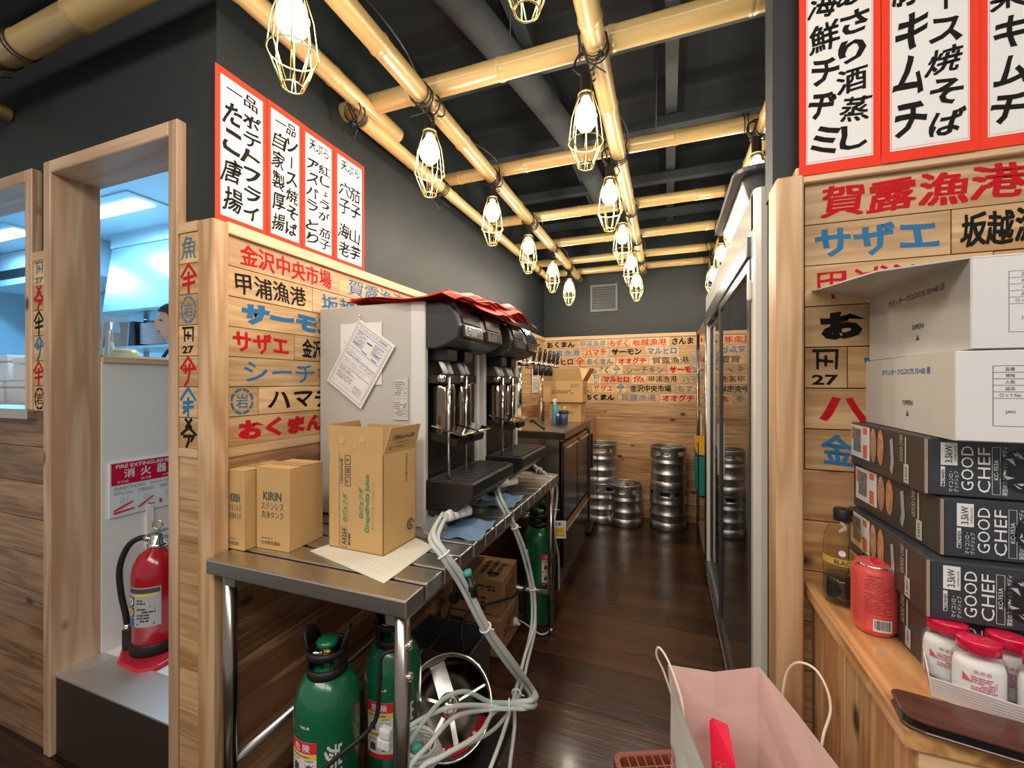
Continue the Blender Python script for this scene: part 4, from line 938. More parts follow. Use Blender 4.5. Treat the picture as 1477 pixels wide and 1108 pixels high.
    w_ = obj('handwheel', MB().lathe(hw, (0,0,z0), n=14), Mgreen, t)
    return t
tk = tank('green gas cylinder under the near table edge, label at the photo bottom', (-.905,.935,0), math.radians(18))
tank('green gas cylinder partly behind the front steel table leg', (-.815,1.115,0), math.radians(28), tk)
tank('green gas cylinder standing apart at the aisle beside the brown carton', (-.69,2.30,0), math.radians(75), tk)
rg = thing('gas_regulator', 'small chrome regulator with dials above the farthest green cylinder', 'regulator', (-.74,2.24,.60))
obj('body', MB().cyl((-.04,-.03,.0),(.03,-.06,.03),.014,12), Mchrome, rg)
for k, (x, z) in enumerate(((-.05,.05),(.02,.075))):
    dl = obj('gauge', MB().lathe([(.022,0),(.024,.006),(.020,.016)], (x,-.06,z), -Y1, 20), Mchrome, rg); obj('dial', MB().lathe([(0,0),(.019,.0)], (x,-.078,z), -Y1, 16), Mlabel, dl)
# ---------------------------------------------------------------- steel drum on casters
dm = thing('steel_drum', 'tilted round stainless drum with red band on casters under the table', 'drum', (-.66,1.23,0))
ax = Vector((.28,-.70,.66)).normalized(); c = Vector((-.012,-.02,.30)); R = .142
obj('shell', MB().lathe([(R*.80,-.22),(R*.93,-.20),(R*.95,-.02),(R,0),(R+.004,.003),(R-.004,.004),(R*.93,-.015),(R*.90,-.14),(0,-.15)], c, ax, 48), mat('drum_steel',(.35,.32,.29),.16,1), dm)
obj('rim', MB().ring(c+ax*.003, ax, R, .004, 48, 8), Mchrome, dm)
u = ax.orthogonal().normalized(); up = (Z1-ax*ax.z).normalized(); rt = up.cross(ax)
g = MB(); vs = []; N = 18
for i in range(N+1):
    a = -PI*.98+PI*.90*i/N
    for rr, hh in ((R*.92,-.018),(R*.72,-.075)): vs.append(c+rt*(rr*math.cos(a))+up*(rr*math.sin(a))+ax*hh)
g.add(vs, [(2*i,2*i+2,2*i+3,2*i+1) for i in range(N)], True); obj('red_band', g, mat('drum_red',(.50,.01,.015),.35), dm)
g = MB()
for i in range(12):
    a = -PI*.90+PI*.74*i/12; p = c+rt*(R*.80*math.cos(a))+up*(R*.80*math.sin(a))+ax*-.040; tx = (rt*-math.sin(a)+up*math.cos(a)); ny = (rt*-math.cos(a)-up*math.sin(a))*.7+ax*-.5
    put_text(g, '業務用洗浄器厨房専用器具品'[i], p, tx, ny, h=.014, w=.013, bold=.02)
obj('lettering', g, Mprintw, dm)
obj('hub', MB().lathe([(.034,-.10),(.036,-.03),(.02,-.02),(0,-.018)], c, ax, 20), Mchrome, dm)
for a, ww in ((2.0,.026),(.45,.003),(2.9,.004),(5.0,.008),(4.2,.006)): obj('spoke', MB().obox(c+(rt*math.cos(a)+up*math.sin(a))*R*.55-ax*.06, (rt*math.cos(a)+up*math.sin(a))*R*.36, (rt*-math.sin(a)+up*math.cos(a))*ww, ax*.003), mat('drum_strut',(.5,.47,.43),.18,1) if a == 2.0 else bpy.data.materials['drum_strut'], dm)
obj('wire_handle', MB().tube([c+rt*-R*.9+ax*.01, c+rt*-R*1.1+up*.04+ax*.03, c+rt*-R*.7+up*R*1.05+ax*.02], .003, 6, smooth_path=5), Mchrome, dm)
obj('base_frame', MB().box((-.16,-.14,.09),(.14,.20,.12)), Mbk, dm, bev=.01)
for x, y in ((-.14,-.12),(.10,.12),(-.14,.17),(.11,-.12)):
    k = obj('caster', MB().lathe([(.014,-.010),(.034,-.010),(.036,0),(.034,.010),(.014,.010)], (x,y,.036), X1+Y1*.2, 20), Mrub, dm); obj('hub_cap', MB().lathe([(.0,.012),(.016,.0115)], (x,y,.036), X1+Y1*.2, 14), Mgrey, k)
    obj('fork', MB().box((x-.018,y-.016,.05),(x+.018,y+.016,.092)), Mdsteel, dm)
# small fittings and clear reel at the foot of the front leg
rl = thing('hose_reel', 'coil of clear hose with green centred reel at the bottom beside the table leg', 'hose coil', at(605,1090,y=.95)-Vector((0,0,.05)))
for k in range(4): obj('loop', MB().ring((.0,.0,.05+.012*k), Z1+X1*.1*(k-1), .055-.004*k, .005, 28, 6), Mhose, rl)
obj('reel', MB().lathe([(.034,0),(.036,.05),(.03,.052),(.028,.01),(0,.01)], (0,0,.045), Y1*-.6+Z1, 24), Mclear, rl); obj('centre', MB().lathe([(.012,0),(.012,.03),(0,.032)], (0,0,.06), Y1*-.6+Z1, 12), Mteal, rl)
cl = thing('white_clamp', 'white plastic clamps hanging at the front table leg', 'clamp', at(555,1080,y=.90))
obj('jaw', MB().box((-.02,-.01,0),(.02,.012,.03)), Mzip, cl, bev=.006, seg=2); obj('jaw', MB().box((-.012,-.012,.03),(.022,.010,.058)), Mzip, cl, bev=.006, seg=2)
# ---------------------------------------------------------------- brown cartons under the table
def brown(label, lo, hi, rz, seed):
    t = carton('brown_carton', label, 'brown cartons under the table', lo, hi, rz); w, d, h = (hi[0]-lo[0])/2, (hi[1]-lo[1])/2, hi[2]-lo[2]
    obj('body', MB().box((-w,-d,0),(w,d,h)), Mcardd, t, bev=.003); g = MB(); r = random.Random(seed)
    quad(g, (-w*.45,0,h+.0009), X1, Y1, w*.55, d*1.7); quad(g, (-w*.45,-d-.0009,h*.6), X1, Z1, w*.45, h*.6)
    for k in range(3): fine(g, (w*.1+k*w*.28,d*.05,h+.0009), Y1, -X1, d*1.2, w*.2, 1, seed+k, 1, .9)
    fine(g, (w*.3,-d-.0009,h*.75), X1, Z1, w*1.0, h*.18, 2, seed, .9, .7); fine(g, (w*.2,-d-.0009,h*.3), Z1, -X1, h*.4, w*.5, 2, seed, .9, .7)
    ringflat(g, 0, .5, (w*.55,-d*.55,h+.0009), X1, Y1, .06, n=16); ringflat(g, 0, .5, (-w*.75,-d-.0009,h*.3), X1, Z1, .06, n=16)
    fine(g, (w+.0009,0,h*.5), Y1, Z1, d*1.2, h*.5, 4, seed+9, .8, .5)
    obj('print', g, mat('carton_print',(.07,.035,.02),.6), t); return t
brown('brown printed carton on top under the table near the farther hoses', (-1.08,1.93,.185), (-.78,2.2,.36), .06, 1)
brown('brown printed carton at the bottom under the table', (-1.10,1.90,.0), (-.77,2.18,.183), 0, 2)
gt = thing('grey_crate', 'dark grey crate on the floor behind the steel drum', 'crate', (-.9,1.6,0))
obj('shell', MB().box((-.16,-.12,0),(.16,.12,.02)).box((-.16,-.12,0),(-.15,.12,.26)).box((.15,-.12,0),(.16,.12,.26)).box((-.16,-.12,0),(.16,-.11,.26)).box((-.16,.11,0),(.16,.12,.26)), mat('crate_dark',(.05,.05,.05),.5), gt, bev=.003)
# ---------------------------------------------------------------- counter with tap tower beyond the machines
XC = -.66
ct = thing('bar_refrigerator', 'dark steel under-counter refrigerator with thick black top beyond the dispensers', 'refrigerator', (-.95,3.1,0))
obj('cabinet', MB().box((-1.245,2.70,.10),(XC-.005,3.62,.98)), Mdsteel, ct, w=True, bev=.004)
obj('near_side', MB().box((-1.245,2.692,.10),(XC-.01,2.699,.98)), steel('side_steel',(.26,.23,.2),.2,'z'), ct, w=True)
obj('counter_top', MB().box((-1.245,2.62,.985),(-.612,3.56,1.03)), mat('top_black',(.022,.018,.014),.22), ct, w=True, bev=.003)
obj('top_plate', MB().box((-1.24,2.625,1.03),(-.62,3.555,1.033)), steel('top_steel',(.40,.34,.28),.3,'y'), ct, w=True)
for y0, y1, z0, z1 in ((2.72,3.15,.42,.95),(3.17,3.60,.42,.95),(2.72,3.60,.12,.40)):
    dr = obj('door', MB().box((XC-.004,y0,z0),(XC+.016,y1,z1)), Mdsteel, ct, w=True, bev=.004)
    obj('handle', MB().box((XC+.016,y0+.04,z1-.045),(XC+.034,y1-.04,z1-.03)), Mchrome, dr, w=True, bev=.003)
obj('kick_grille', MB().box((XC-.02,2.70,0),(XC-.008,3.62,.11)), mat('kick_grey',(.12,.11,.10),.5), ct, w=True)
obj('corner_post', MB().box((-.80,2.685,.0),(-.765,2.70,.98)), Mdsteel, ct, w=True)
st2 = thing('steel_cabinet', 'brushed steel cabinet at the end of the counter before the kegs', 'cabinet', (-.95,3.85,0))
obj('body', MB().box((-1.245,3.64,.05),(-.63,4.0,1.03)), steel('cab_steel',(.42,.36,.3),.25,'z'), st2, w=True, bev=.004)
obj('side_handle', MB().box((-.63,3.70,.60),(-.618,3.73,.90)), Mbk, st2, w=True)
# black bottle opener lever etc.
lv = thing('tap_lever', 'black bent lever lying on the near end of the counter', 'lever', (-.80,2.66,1.033)); obj('bar', MB().tube([(-.07,.05,.055),(-.05,.04,.06),(.04,0,.012)], .010, 8), Mbk, lv)
tw = thing('tap_tower', 'chrome beer tap tower with black handles over the dark counter', 'beer tap', (-.93,3.15,1.03))
for yy in (-.35,.22): obj('column', MB().cyl((-.06,yy,0),(-.06,yy,.45),.028,20), Mchrome, tw)
obj('cross_pipe', MB().cyl((-.06,-.42,.46),(-.06,.32,.46),.034,24), Mchrome, tw)
tp = None
for k in range(6):
    yy = -.38+k*.13
    f = obj('faucet', MB().cyl((-.03,yy,.46),(.07,yy,.455),.014,12), Mchrome, tw); obj('handle', MB().lathe([(.007,0),(.012,.02),(.014,.07),(.009,.10),(0,.103)], (.06,yy,.47), Z1+X1*.15, 12), Mbk, f)
    obj('spout', MB().lathe([(.009,0),(.018,-.025),(.018,-.07),(.012,-.075)], (.075,yy,.445), n=12), Mbk, f)
# coil of lines hanging at the counter corner with the yellow tag
hb = [(at(768,672,x=-.75)), at(778,680,x=-.66), at(792,690,x=-.62), at(800,705,x=-.61), at(799,735,x=-.61), at(795,765,x=-.61), at(802,800,x=-.62), at(803,850,x=-.64)]
bundle(['clear beer line hanging outermost at the counter corner','dark steel beer line at the counter corner','black beer line at the counter corner','second clear beer line at the counter corner, behind the first','bright steel beer line at the counter corner'], hb, 5, .006, .013, [Mhose, Mdsteel, Mrub, Mhose, MsteelZ], 'beer lines hanging at the counter corner', (1, 4), 6)
yt = thing('hanging_tag', 'small white and yellow tag hanging on the beer lines', 'tag', at(806,775,x=-.59)-Z1*.05)
c = at(805,764,x=-.585); c.x = -.585; xd = Vector((.94,.35,0)); obj('card', MB().obox(c, xd*.045, Z1*.05, Vector((-.35,.94,0))*.001), Mlabel, yt, w=True)
nn = Vector((.35,-.94,0)); g = MB(); quad(g, c+nn*.0018-Z1*.015, xd, Z1, .084, .055); obj('yellow_field', g, Myel, yt, w=True)
g = MB(); put_text(g, '注意!', c+nn*.0022+Z1*.032, xd, Z1, w=.04, h=.018, bold=.03); fine(g, c+nn*.0022-Z1*.015, xd, Z1, .076, .044, 4, 3); obj('print', g, Mprint, yt, w=True)
# shipping cartons, cup, spray bottle, papers on the counter
def ship(label, lo, hi, rz, seed, open_=False):
    t = carton('shipping_box', label, 'shipping boxes on the counter', lo, hi, rz); w, d, h = (hi[0]-lo[0])/2, (hi[1]-lo[1])/2, hi[2]-lo[2]
    obj('body', MB().box((-w,-d,0),(w,d,h)), Mcard, t, bev=.003)
    g = MB(); fine(g, (0,-d-.001,h*.5), X1, Z1, w*1.1, h*.18, 2, seed, .9, .6); frameq(g, (w*.62,-d-.001,h*.8), X1, Z1, w*.4, h*.12, .004); fine(g, (w+.001,0,h*.6), Y1, Z1, d*1.0, h*.4, 4, seed+1, .9, .5); frameq(g, (w+.001,0,h*.6), Y1, Z1, d*1.2, h*.5, .003); obj('print', g, mat('ship_print',(.25,.14,.07),.6), t)
    if open_:
        for p in ([(-w,-d,h),(w,-d,h),(w*.9,-d*1.25,h+.10),(-w*.9,-d*1.25,h+.10)], [(-w,d,h),(w,d,h),(w*.9,d*1.5,h+.11),(-w*.9,d*1.5,h+.11)], [(w,-d,h),(w,d,h),(w*1.35,d*.9,h+.1),(w*1.35,-d*.9,h+.1)]): obj('flap', MB().slab(p, (0,0,.004)), Mcard if p[0][0] < 0 else Mcardin, t)
    return t
ship('lower shipping box on the counter beside the back wall boards', (-.90,3.30,1.033), (-.645,3.52,1.19), 0, 1)
ship('upper open shipping box with flaps raised on the counter', (-.95,3.27,1.192), (-.63,3.53,1.36), .03, 2, True)
cp = thing('paper_cup', 'dark blue lidded drink cup with straw on the counter', 'cup', at(813,612,z=1.033))
obj('cup', MB().lathe([(.026,0),(.028,.002),(.036,.085)], n=24), mat('cup_blue',(.03,.05,.16),.4,var=.8,vscale=60), cp); obj('lid', MB().lathe([(.038,.085),(.039,.09),(.036,.098),(.030,.105),(0,.106)], n=24), Mbk, cp); obj('straw', MB().cyl((.005,0,.10),(.008,0,.135),.004,8), Mzip, cp)
sp = thing('spray_bottle', 'blue spray bottle on the counter in front of the boxes', 'bottle', at(799,612,z=1.033)+Vector((-.0,.04,0)))
obj('body', MB().lathe([(.024,0),(.026,.003),(.026,.12),(.012,.15),(.011,.165)], n=20), mat('spray_blue',(.08,.30,.48),.25), sp); obj('trigger', MB().box((-.012,-.03,.165),(.012,.015,.19)).box((-.006,-.028,.14),(.006,-.02,.17)), Mzip, sp, bev=.003)
cn = thing('dark_canister', 'small dark canister beside the spray bottle', 'canister', at(806,612,z=1.033)+Vector((0,-.03,0))); obj('body', MB().lathe([(.014,0),(.015,.002),(.015,.06),(.009,.065),(.009,.075),(0,.076)], n=16), Mbk, cn); obj('cap', MB().lathe([(.0095,.065),(.0095,.078),(0,.079)], n=12), Mzip, cn)
nt_ = thing('notice_sheet', 'white notice with red print hung on the left boards beyond the dispensers', 'notice', at(771,577,x=XL+.02))
c = (at(765,560,x=XL+.012)+at(778,560,x=XL+.012))/2; c.z = 1.38; obj('sheet', MB().obox(c, Y1*.10, Z1*.13, X1*.001), Mpaper, nt_, w=True); g = MB(); put_text(g, '樽生', c+X1*.002+Z1*.06, Y1, Z1, w=.14, h=.06, bold=.03); fine(g, c+X1*.002+Z1*.0, Y1, Z1, .15, .02, 1); obj('red_print', g, Mlred, nt_, w=True)
g = MB(); fine(g, c+X1*.002-Z1*.06, Y1, Z1, .15, .08, 5, 2); obj('print', g, Mprint, nt_, w=True)
# ---------------------------------------------------------------- kegs
def keg_proto():
    t = thing('beer_keg', 'x', 'keg', (0,0,0), 0, 'steel beer kegs at the back wall'); R = .157
    obj('barrel', MB().lathe([(R*.86,.02),(R*.9,.025),(R*.95,.07),(R*.95,.13),(R*1.01,.145),(R*1.01,.155),(R*.95,.165),(R*.95,.245),(R*1.01,.255),(R*1.01,.265),(R*.95,.28),(R*.94,.315),(R*.6,.345),(.03,.35)], n=48), Mkeg, t)
    obj('foot_ring', MB().lathe([(R*.97,0),(R*.99,.004),(R*.99,.075),(R*.94,.08),(R*.94,.004)], n=48), Mkeg, t)
    # chime with four hand holes
    vs = []; f = []; N = 48; rz = [.295,.325,.335,.372,.385,.405]; holes = 0
    for z in rz:
        for rr in (R*.985, R*.955):
            for k in range(N): a = 2*PI*k/N; vs.append((rr*math.cos(a), rr*math.sin(a), z))
    def id(i, o, k): return (i*2+o)*N+k % N
    for i in range(len(rz)-1):
        for k in range(N):
            hole = i in (2,) and (k % 12) in (2,3,4,5) or i in (2,) and (k % 12) in (8,9)
            if not hole:
                f.append((id(i,0,k), id(i,0,k+1), id(i+1,0,k+1), id(i+1,0,k))); f.append((id(i,1,k+1), id(i,1,k), id(i+1,1,k), id(i+1,1,k+1)))
            else:
                f.append((id(i,0,k), id(i,0,k+1), id(i,1,k+1), id(i,1,k))); f.append((id(i+1,0,k+1), id(i+1,0,k), id(i+1,1,k), id(i+1,1,k+1)))
    obj('chime', MB().add(vs, f, True), Mkeg, t)
    obj('rim', MB().ring((0,0,.407), Z1, R*.97, .006, 48, 8), Mkeg, t)
    obj('valve', MB().lathe([(.032,0),(.032,.02),(.024,.022),(.024,.03),(0,.03)], (0,0,.348), n=20), Mchrome, t)
    return t
kg = keg_proto(); kg['label'] = 'single beer keg between the two stacks at the back wall'; KH = .372; YK = 4.20
def kp(u, y): q = at(u, 700, y=y); q.z = 0; return q
kg.scale = (1.03, 1.03, .935)
kg.location = kp(901, 4.17); kg.rotation_euler = (0,0,.3)
cR = kp(963, 4.2); cL = kp(856, 4.2); cL.x = max(cL.x, -.62)
again(kg, 'lower keg of the right stack at the back wall', cR, .9); again(kg, 'upper keg of the right stack at the back wall', cR+Vector((.002,-.003,KH)), 1.9)
again(kg, 'lower keg of the left stack behind the steel cabinet', cL, .2); again(kg, 'upper keg of the left stack behind the steel cabinet', cL+Vector((.0,.0,KH)), 1.2)
# ---------------------------------------------------------------- reach-in cooler with glass doors
fy0, fy1, fz = 1.41, 3.10, 1.93
fr = thing('display_cooler', 'tall cream reach-in cooler with dark framed sliding glass doors on the right of the aisle', 'refrigerator', (.55, 2.25, 0))
def fb(name, lo, hi, m, par=None, **k): return obj(name, MB().box(lo, hi), m, par or fr, w=True, **k)
fb('near_side', (.262,fy0,.06), (.95,fy0+.03,fz), Mfr, bev=.012, seg=3)
obj('front_corner', MB().prism([(.24,fy0+.05),(.24,fy0+.018),(.2445,fy0+.005),(.258,fy0),(.29,fy0),(.29,fy0+.05)], 'z', .06, fz-.004), Mfr, fr, w=True)
fb('far_side', (.245,fy1-.04,.06), (.95,fy1,fz), Mfr, bev=.006)
fb('back_panel', (.92,fy0+.03,.06), (.95,fy1-.04,fz), Mfrin)
fb('top_panel', (.24,fy0+.01,1.80), (.95,fy1,fz), Mfr, bev=.012, seg=3)
fb('header_strip', (.228,fy0+.055,1.735), (.245,fy1-.01,1.80), Mfrg, bev=.003)
fb('floor_panel', (.25,fy0+.03,.14), (.92,fy1-.04,.17), Mfrin)
fb('kick_panel', (.25,fy0+.01,.03), (.90,fy1-.01,.14), Mfr, bev=.004)
fb('liner', (.90,fy0+.03,.17), (.92,fy1-.04,1.79), Mfrin)
for z in (.5,.82,1.14,1.46): fb('shelf', (.36,fy0+.04,z), (.90,fy1-.05,z+.015), mat('cooler_shelf',(.35,.36,.36),.4,.5) if z == .5 else bpy.data.materials['cooler_shelf'])
fb('door_rail', (.235,fy0+.05,.14), (.262,fy1-.02,.165), Mfrg)
def sdoor(y0, y1, x):
    g = MB(); t_ = .045
    g.box((x,y0,.165),(x+.022,y0+t_,1.735)); d = obj('sliding_door', g, Mfrg, fr, w=True, bev=.003)
    obj('stile', MB().box((x,y1-t_,.165),(x+.022,y1,1.735)), Mfrg, d, w=True, bev=.003)
    obj('top_rail', MB().box((x,y0+t_,1.70),(x+.022,y1-t_,1.735)), Mfrg, d, w=True); obj('bottom_rail', MB().box((x,y0+t_,.165),(x+.022,y1-t_,.21)), Mfrg, d, w=True)
    obj('glass', MB().box((x+.008,y0+t_,.21),(x+.014,y1-t_,1.70)), Mglass, d, w=True)
    obj('handle', MB().box((x-.008,y1-.030,.9),(x,y1-.018,1.15)) if x < .24 else MB().box((x-.006,y0+.014,.9),(x,y0+.026,1.15)), Mchrome, d, w=True)
sdoor(fy0+.055, 2.30, .236); sdoor(2.24, fy1-.04, .262)
fb('lock', (.228,fy0+.035,1.60), (.24,fy0+.055,1.66), Mfr, bev=.004)
fb('foot', (.30,fy0+.05,0), (.36,fy0+.11,.03), Mbk); fb('foot', (.30,fy1-.11,0), (.36,fy1-.05,.03), Mbk); fb('foot', (.84,fy0+.05,0), (.90,fy0+.11,.03), Mbk); fb('foot', (.84,fy1-.11,0), (.90,fy1-.05,.03), Mbk)
# things inside the cooler
for k,(y,z) in enumerate(((1.9,1.155),(2.25,1.155),(2.6,1.155),(1.8,.835),(2.3,.835),(2.75,.515))):
    t = thing('chilled_box', ['pale','grey','dark','tan','beige','brown'][k]+' box standing on a shelf inside the glass cooler, seen dimly', 'box', (.60,y,z+.001), 0, 'boxes in the cooler')
    obj('body', MB().box((-.13,-.10,0),(.13,.10,.14+.02*(k%3))), (Mwbox,Mgrey,Mdbox,Mcard,Mgbox,Mcardd)[k], t, bev=.004)
# grey tub on the cooler
tub = thing('storage_tub', 'dark grey plastic tub with flared rim lying on top of the cooler', 'tub', (.42,1.78,fz))
Mtub = mat('tub_grey', (.07,.075,.08), .35)
def rr_(x0, x1, y0, y1, r, n=5):
    p = []
    for cx, cy, a in ((x1-r,y1-r,0),(x0+r,y1-r,90),(x0+r,y0+r,180),(x1-r,y0+r,270)):
        for i in range(n+1): t_ = math.radians(a+90*i/n); p.append((cx+r*math.cos(t_), cy+r*math.sin(t_)))
    return p
def loft(g, rings):
    n = len(rings[0][0]); vs = []
    for ring, z in rings: vs += [(x,y,z) for x,y in ring]
    g.add(vs, [(i*n+k, i*n+(k+1) % n, (i+1)*n+(k+1) % n, (i+1)*n+k) for i in range(len(rings)-1) for k in range(n)]+[tuple(reversed(range(n)))], False); return g
obj('shell', loft(MB(), [(rr_(-.17,.17,-.26,.26,.04),0),(rr_(-.20,.20,-.29,.29,.05),.085),(rr_(-.20,.20,-.29,.29,.05),.09),(rr_(-.165,.165,-.255,.255,.04),.006)]), Mtub, tub)
obj('rim', loft(MB(), [(rr_(-.20,.20,-.29,.29,.05),.075),(rr_(-.225,.225,-.315,.315,.06),.075),(rr_(-.225,.225,-.315,.315,.06),.092),(rr_(-.19,.19,-.28,.28,.05),.092)]), Mtub, tub, bev=.003)
for k in range(3):
    t = thing('storage_box', ['nearest','middle','far'][k]+' small pale box standing on the far end of the cooler top', 'box', (.36,2.93+.0*k-.16*(2-k)*1.0+.0,fz)); obj('body', MB().box((-.06,-.06,0),(.06,.06,.07+.03*k)), Mcard, t, bev=.003); t.location.y = 2.70+.15*k
# ---------------------------------------------------------------- steel rack beyond the cooler
rk = thing('steel_rack', 'steel post rack between the cooler and the back wall', 'rack', (.50,3.6,0))
for x, y in ((.25,3.16),(.25,4.02),(.78,3.16),(.78,4.02)):
    obj('post', MB().cyl((x,y,0),(x,y,1.80),.0125,12), MsteelZ, rk, w=True)
for z in (.12,.48,1.12,1.45,1.77):
    g = MB()
    obj('shelf', MB().box((.245,3.155,z),(.785,4.025,z+.022)), MsteelY, rk, w=True, bev=.003)
def crate(name, label, c, sx, sy, h, m, cat='crate'):
    t = thing(name, label, cat, c)
    obj('floor', MB().box((-sx,-sy,0),(sx,sy,.008)), m, t)
    for s in (-1, 1):
        g = MB().box((s*sx-.006*(s > 0)*1-.0,-sy,0),(s*sx+.006*(s < 0),sy,h*.18)).box((s*sx-.006*(s > 0),-sy,h*.82),(s*sx+.006*(s < 0),sy,h))
        w_ = obj('side_wall', g.box((s*sx-.006*(s > 0),-sy,h*.45),(s*sx+.006*(s < 0),sy,h*.55)), m, t)
        for k in range(7): yy = -sy+k*(2*sy-.02)/6; obj('rib', MB().box((s*sx-.007*(s > 0),yy,h*.1),(s*sx+.007*(s < 0),yy+.02,h*.9)), m, w_)
    for s in (-1, 1): obj('end_wall', MB().box((-sx,s*sy-.006*(s > 0),0),(sx,s*sy+.006*(s < 0),h)), m, t)
    return t
crate('bottle_crate', 'green plastic bottle crate on the steel rack under the yellow one', (.40,3.62,.503), .19, .22, .30, Mgc)
crate('bottle_crate', 'yellow plastic crate stacked on the green crate in the rack', (.40,3.62,.804), .19, .22, .10, Myc)
for k, (x, y, z, sx, sy, h, m, lb) in enumerate(((.42,3.42,1.143,.12,.12,.22,Mdbox,'dark box on the upper shelf of the steel rack'),(.44,3.75,1.143,.12,.14,.16,Mlred,'red box on the upper shelf of the steel rack'),(.42,3.5,1.473,.13,.14,.2,Mdboxs,'brown black box on the top inner shelf of the rack'),(.42,3.85,1.473,.12,.1,.16,Mcardd,'brown carton on the top inner shelf of the rack'),(.40,3.4,1.793,.1,.1,.12,Mcard,'first tan box on top of the steel rack'),(.40,3.7,1.793,.1,.12,.16,Mcard,'second taller tan box on top of the steel rack'))):
    t = thing('storage_box', lb, 'box', (x,y,z)); obj('body', MB().box((-sx,-sy,0),(sx,sy,h)), m, t, bev=.003); obj('lid', MB().box((-sx-.002,-sy-.002,h*.8),(sx+.002,sy+.002,h+.002)), m, t)
t = thing('white_sheet', 'white paper hanging at the front of the rack above the yellow crate', 'paper', (.236,3.45,.95)); obj('sheet', MB().box((0,-.05,0),(.001,.05,.16)), Mpaper, t)
t = thing('plastic_bag', 'clear crumpled bag hanging at the front post of the rack', 'plastic bag', (.19,3.25,1.50)); g = MB(); r = random.Random(3); n, m_ = 12, 8; vs = []
for i in range(m_+1):
    for k in range(n): a = PI*i/m_-PI/2; q = 2*PI*k/n; R = .075*r.uniform(.75,1.2); vs.append((R*.55*math.cos(a)*math.cos(q), R*math.cos(a)*math.sin(q), R*math.sin(a)))
g.add(vs, [(i*n+k, i*n+(k+1) % n, (i+1)*n+(k+1) % n, (i+1)*n+k) for i in range(m_) for k in range(n)], False); obj('film', g, Mwrap, t)
# ---------------------------------------------------------------- right counter
ZC = .90
rc = thing('wooden_counter', 'varnished pine counter with upright board front at the right edge', 'counter', (.6,.92,0))
obj('counter_top', MB().box((.290,.69,ZC-.028),(1.3,YR-.003,ZC)), Wtop, rc, w=True, bev=.003, seg=2)
y = .70; r = random.Random(4)
while y < YR-.01:
    y2 = min(y+.058, YR-.004); obj('plank', MB().box((.305+r.uniform(0,.0015),y+.0008,0),(.32,y2-.0008,ZC-.029)), WplankZ, rc, w=True); y = y2
obj('near_end', MB().box((.306,.695,0),(1.28,.71,ZC-.029)), wood('pine_end',(.80,.58,.36),(.68,.42,.2),'x',.4,knots=False), rc, w=True)
obj('carcass', MB().box((.325,.712,0),(1.28,YR-.004,ZC-.03)), Mdark, rc, w=True)
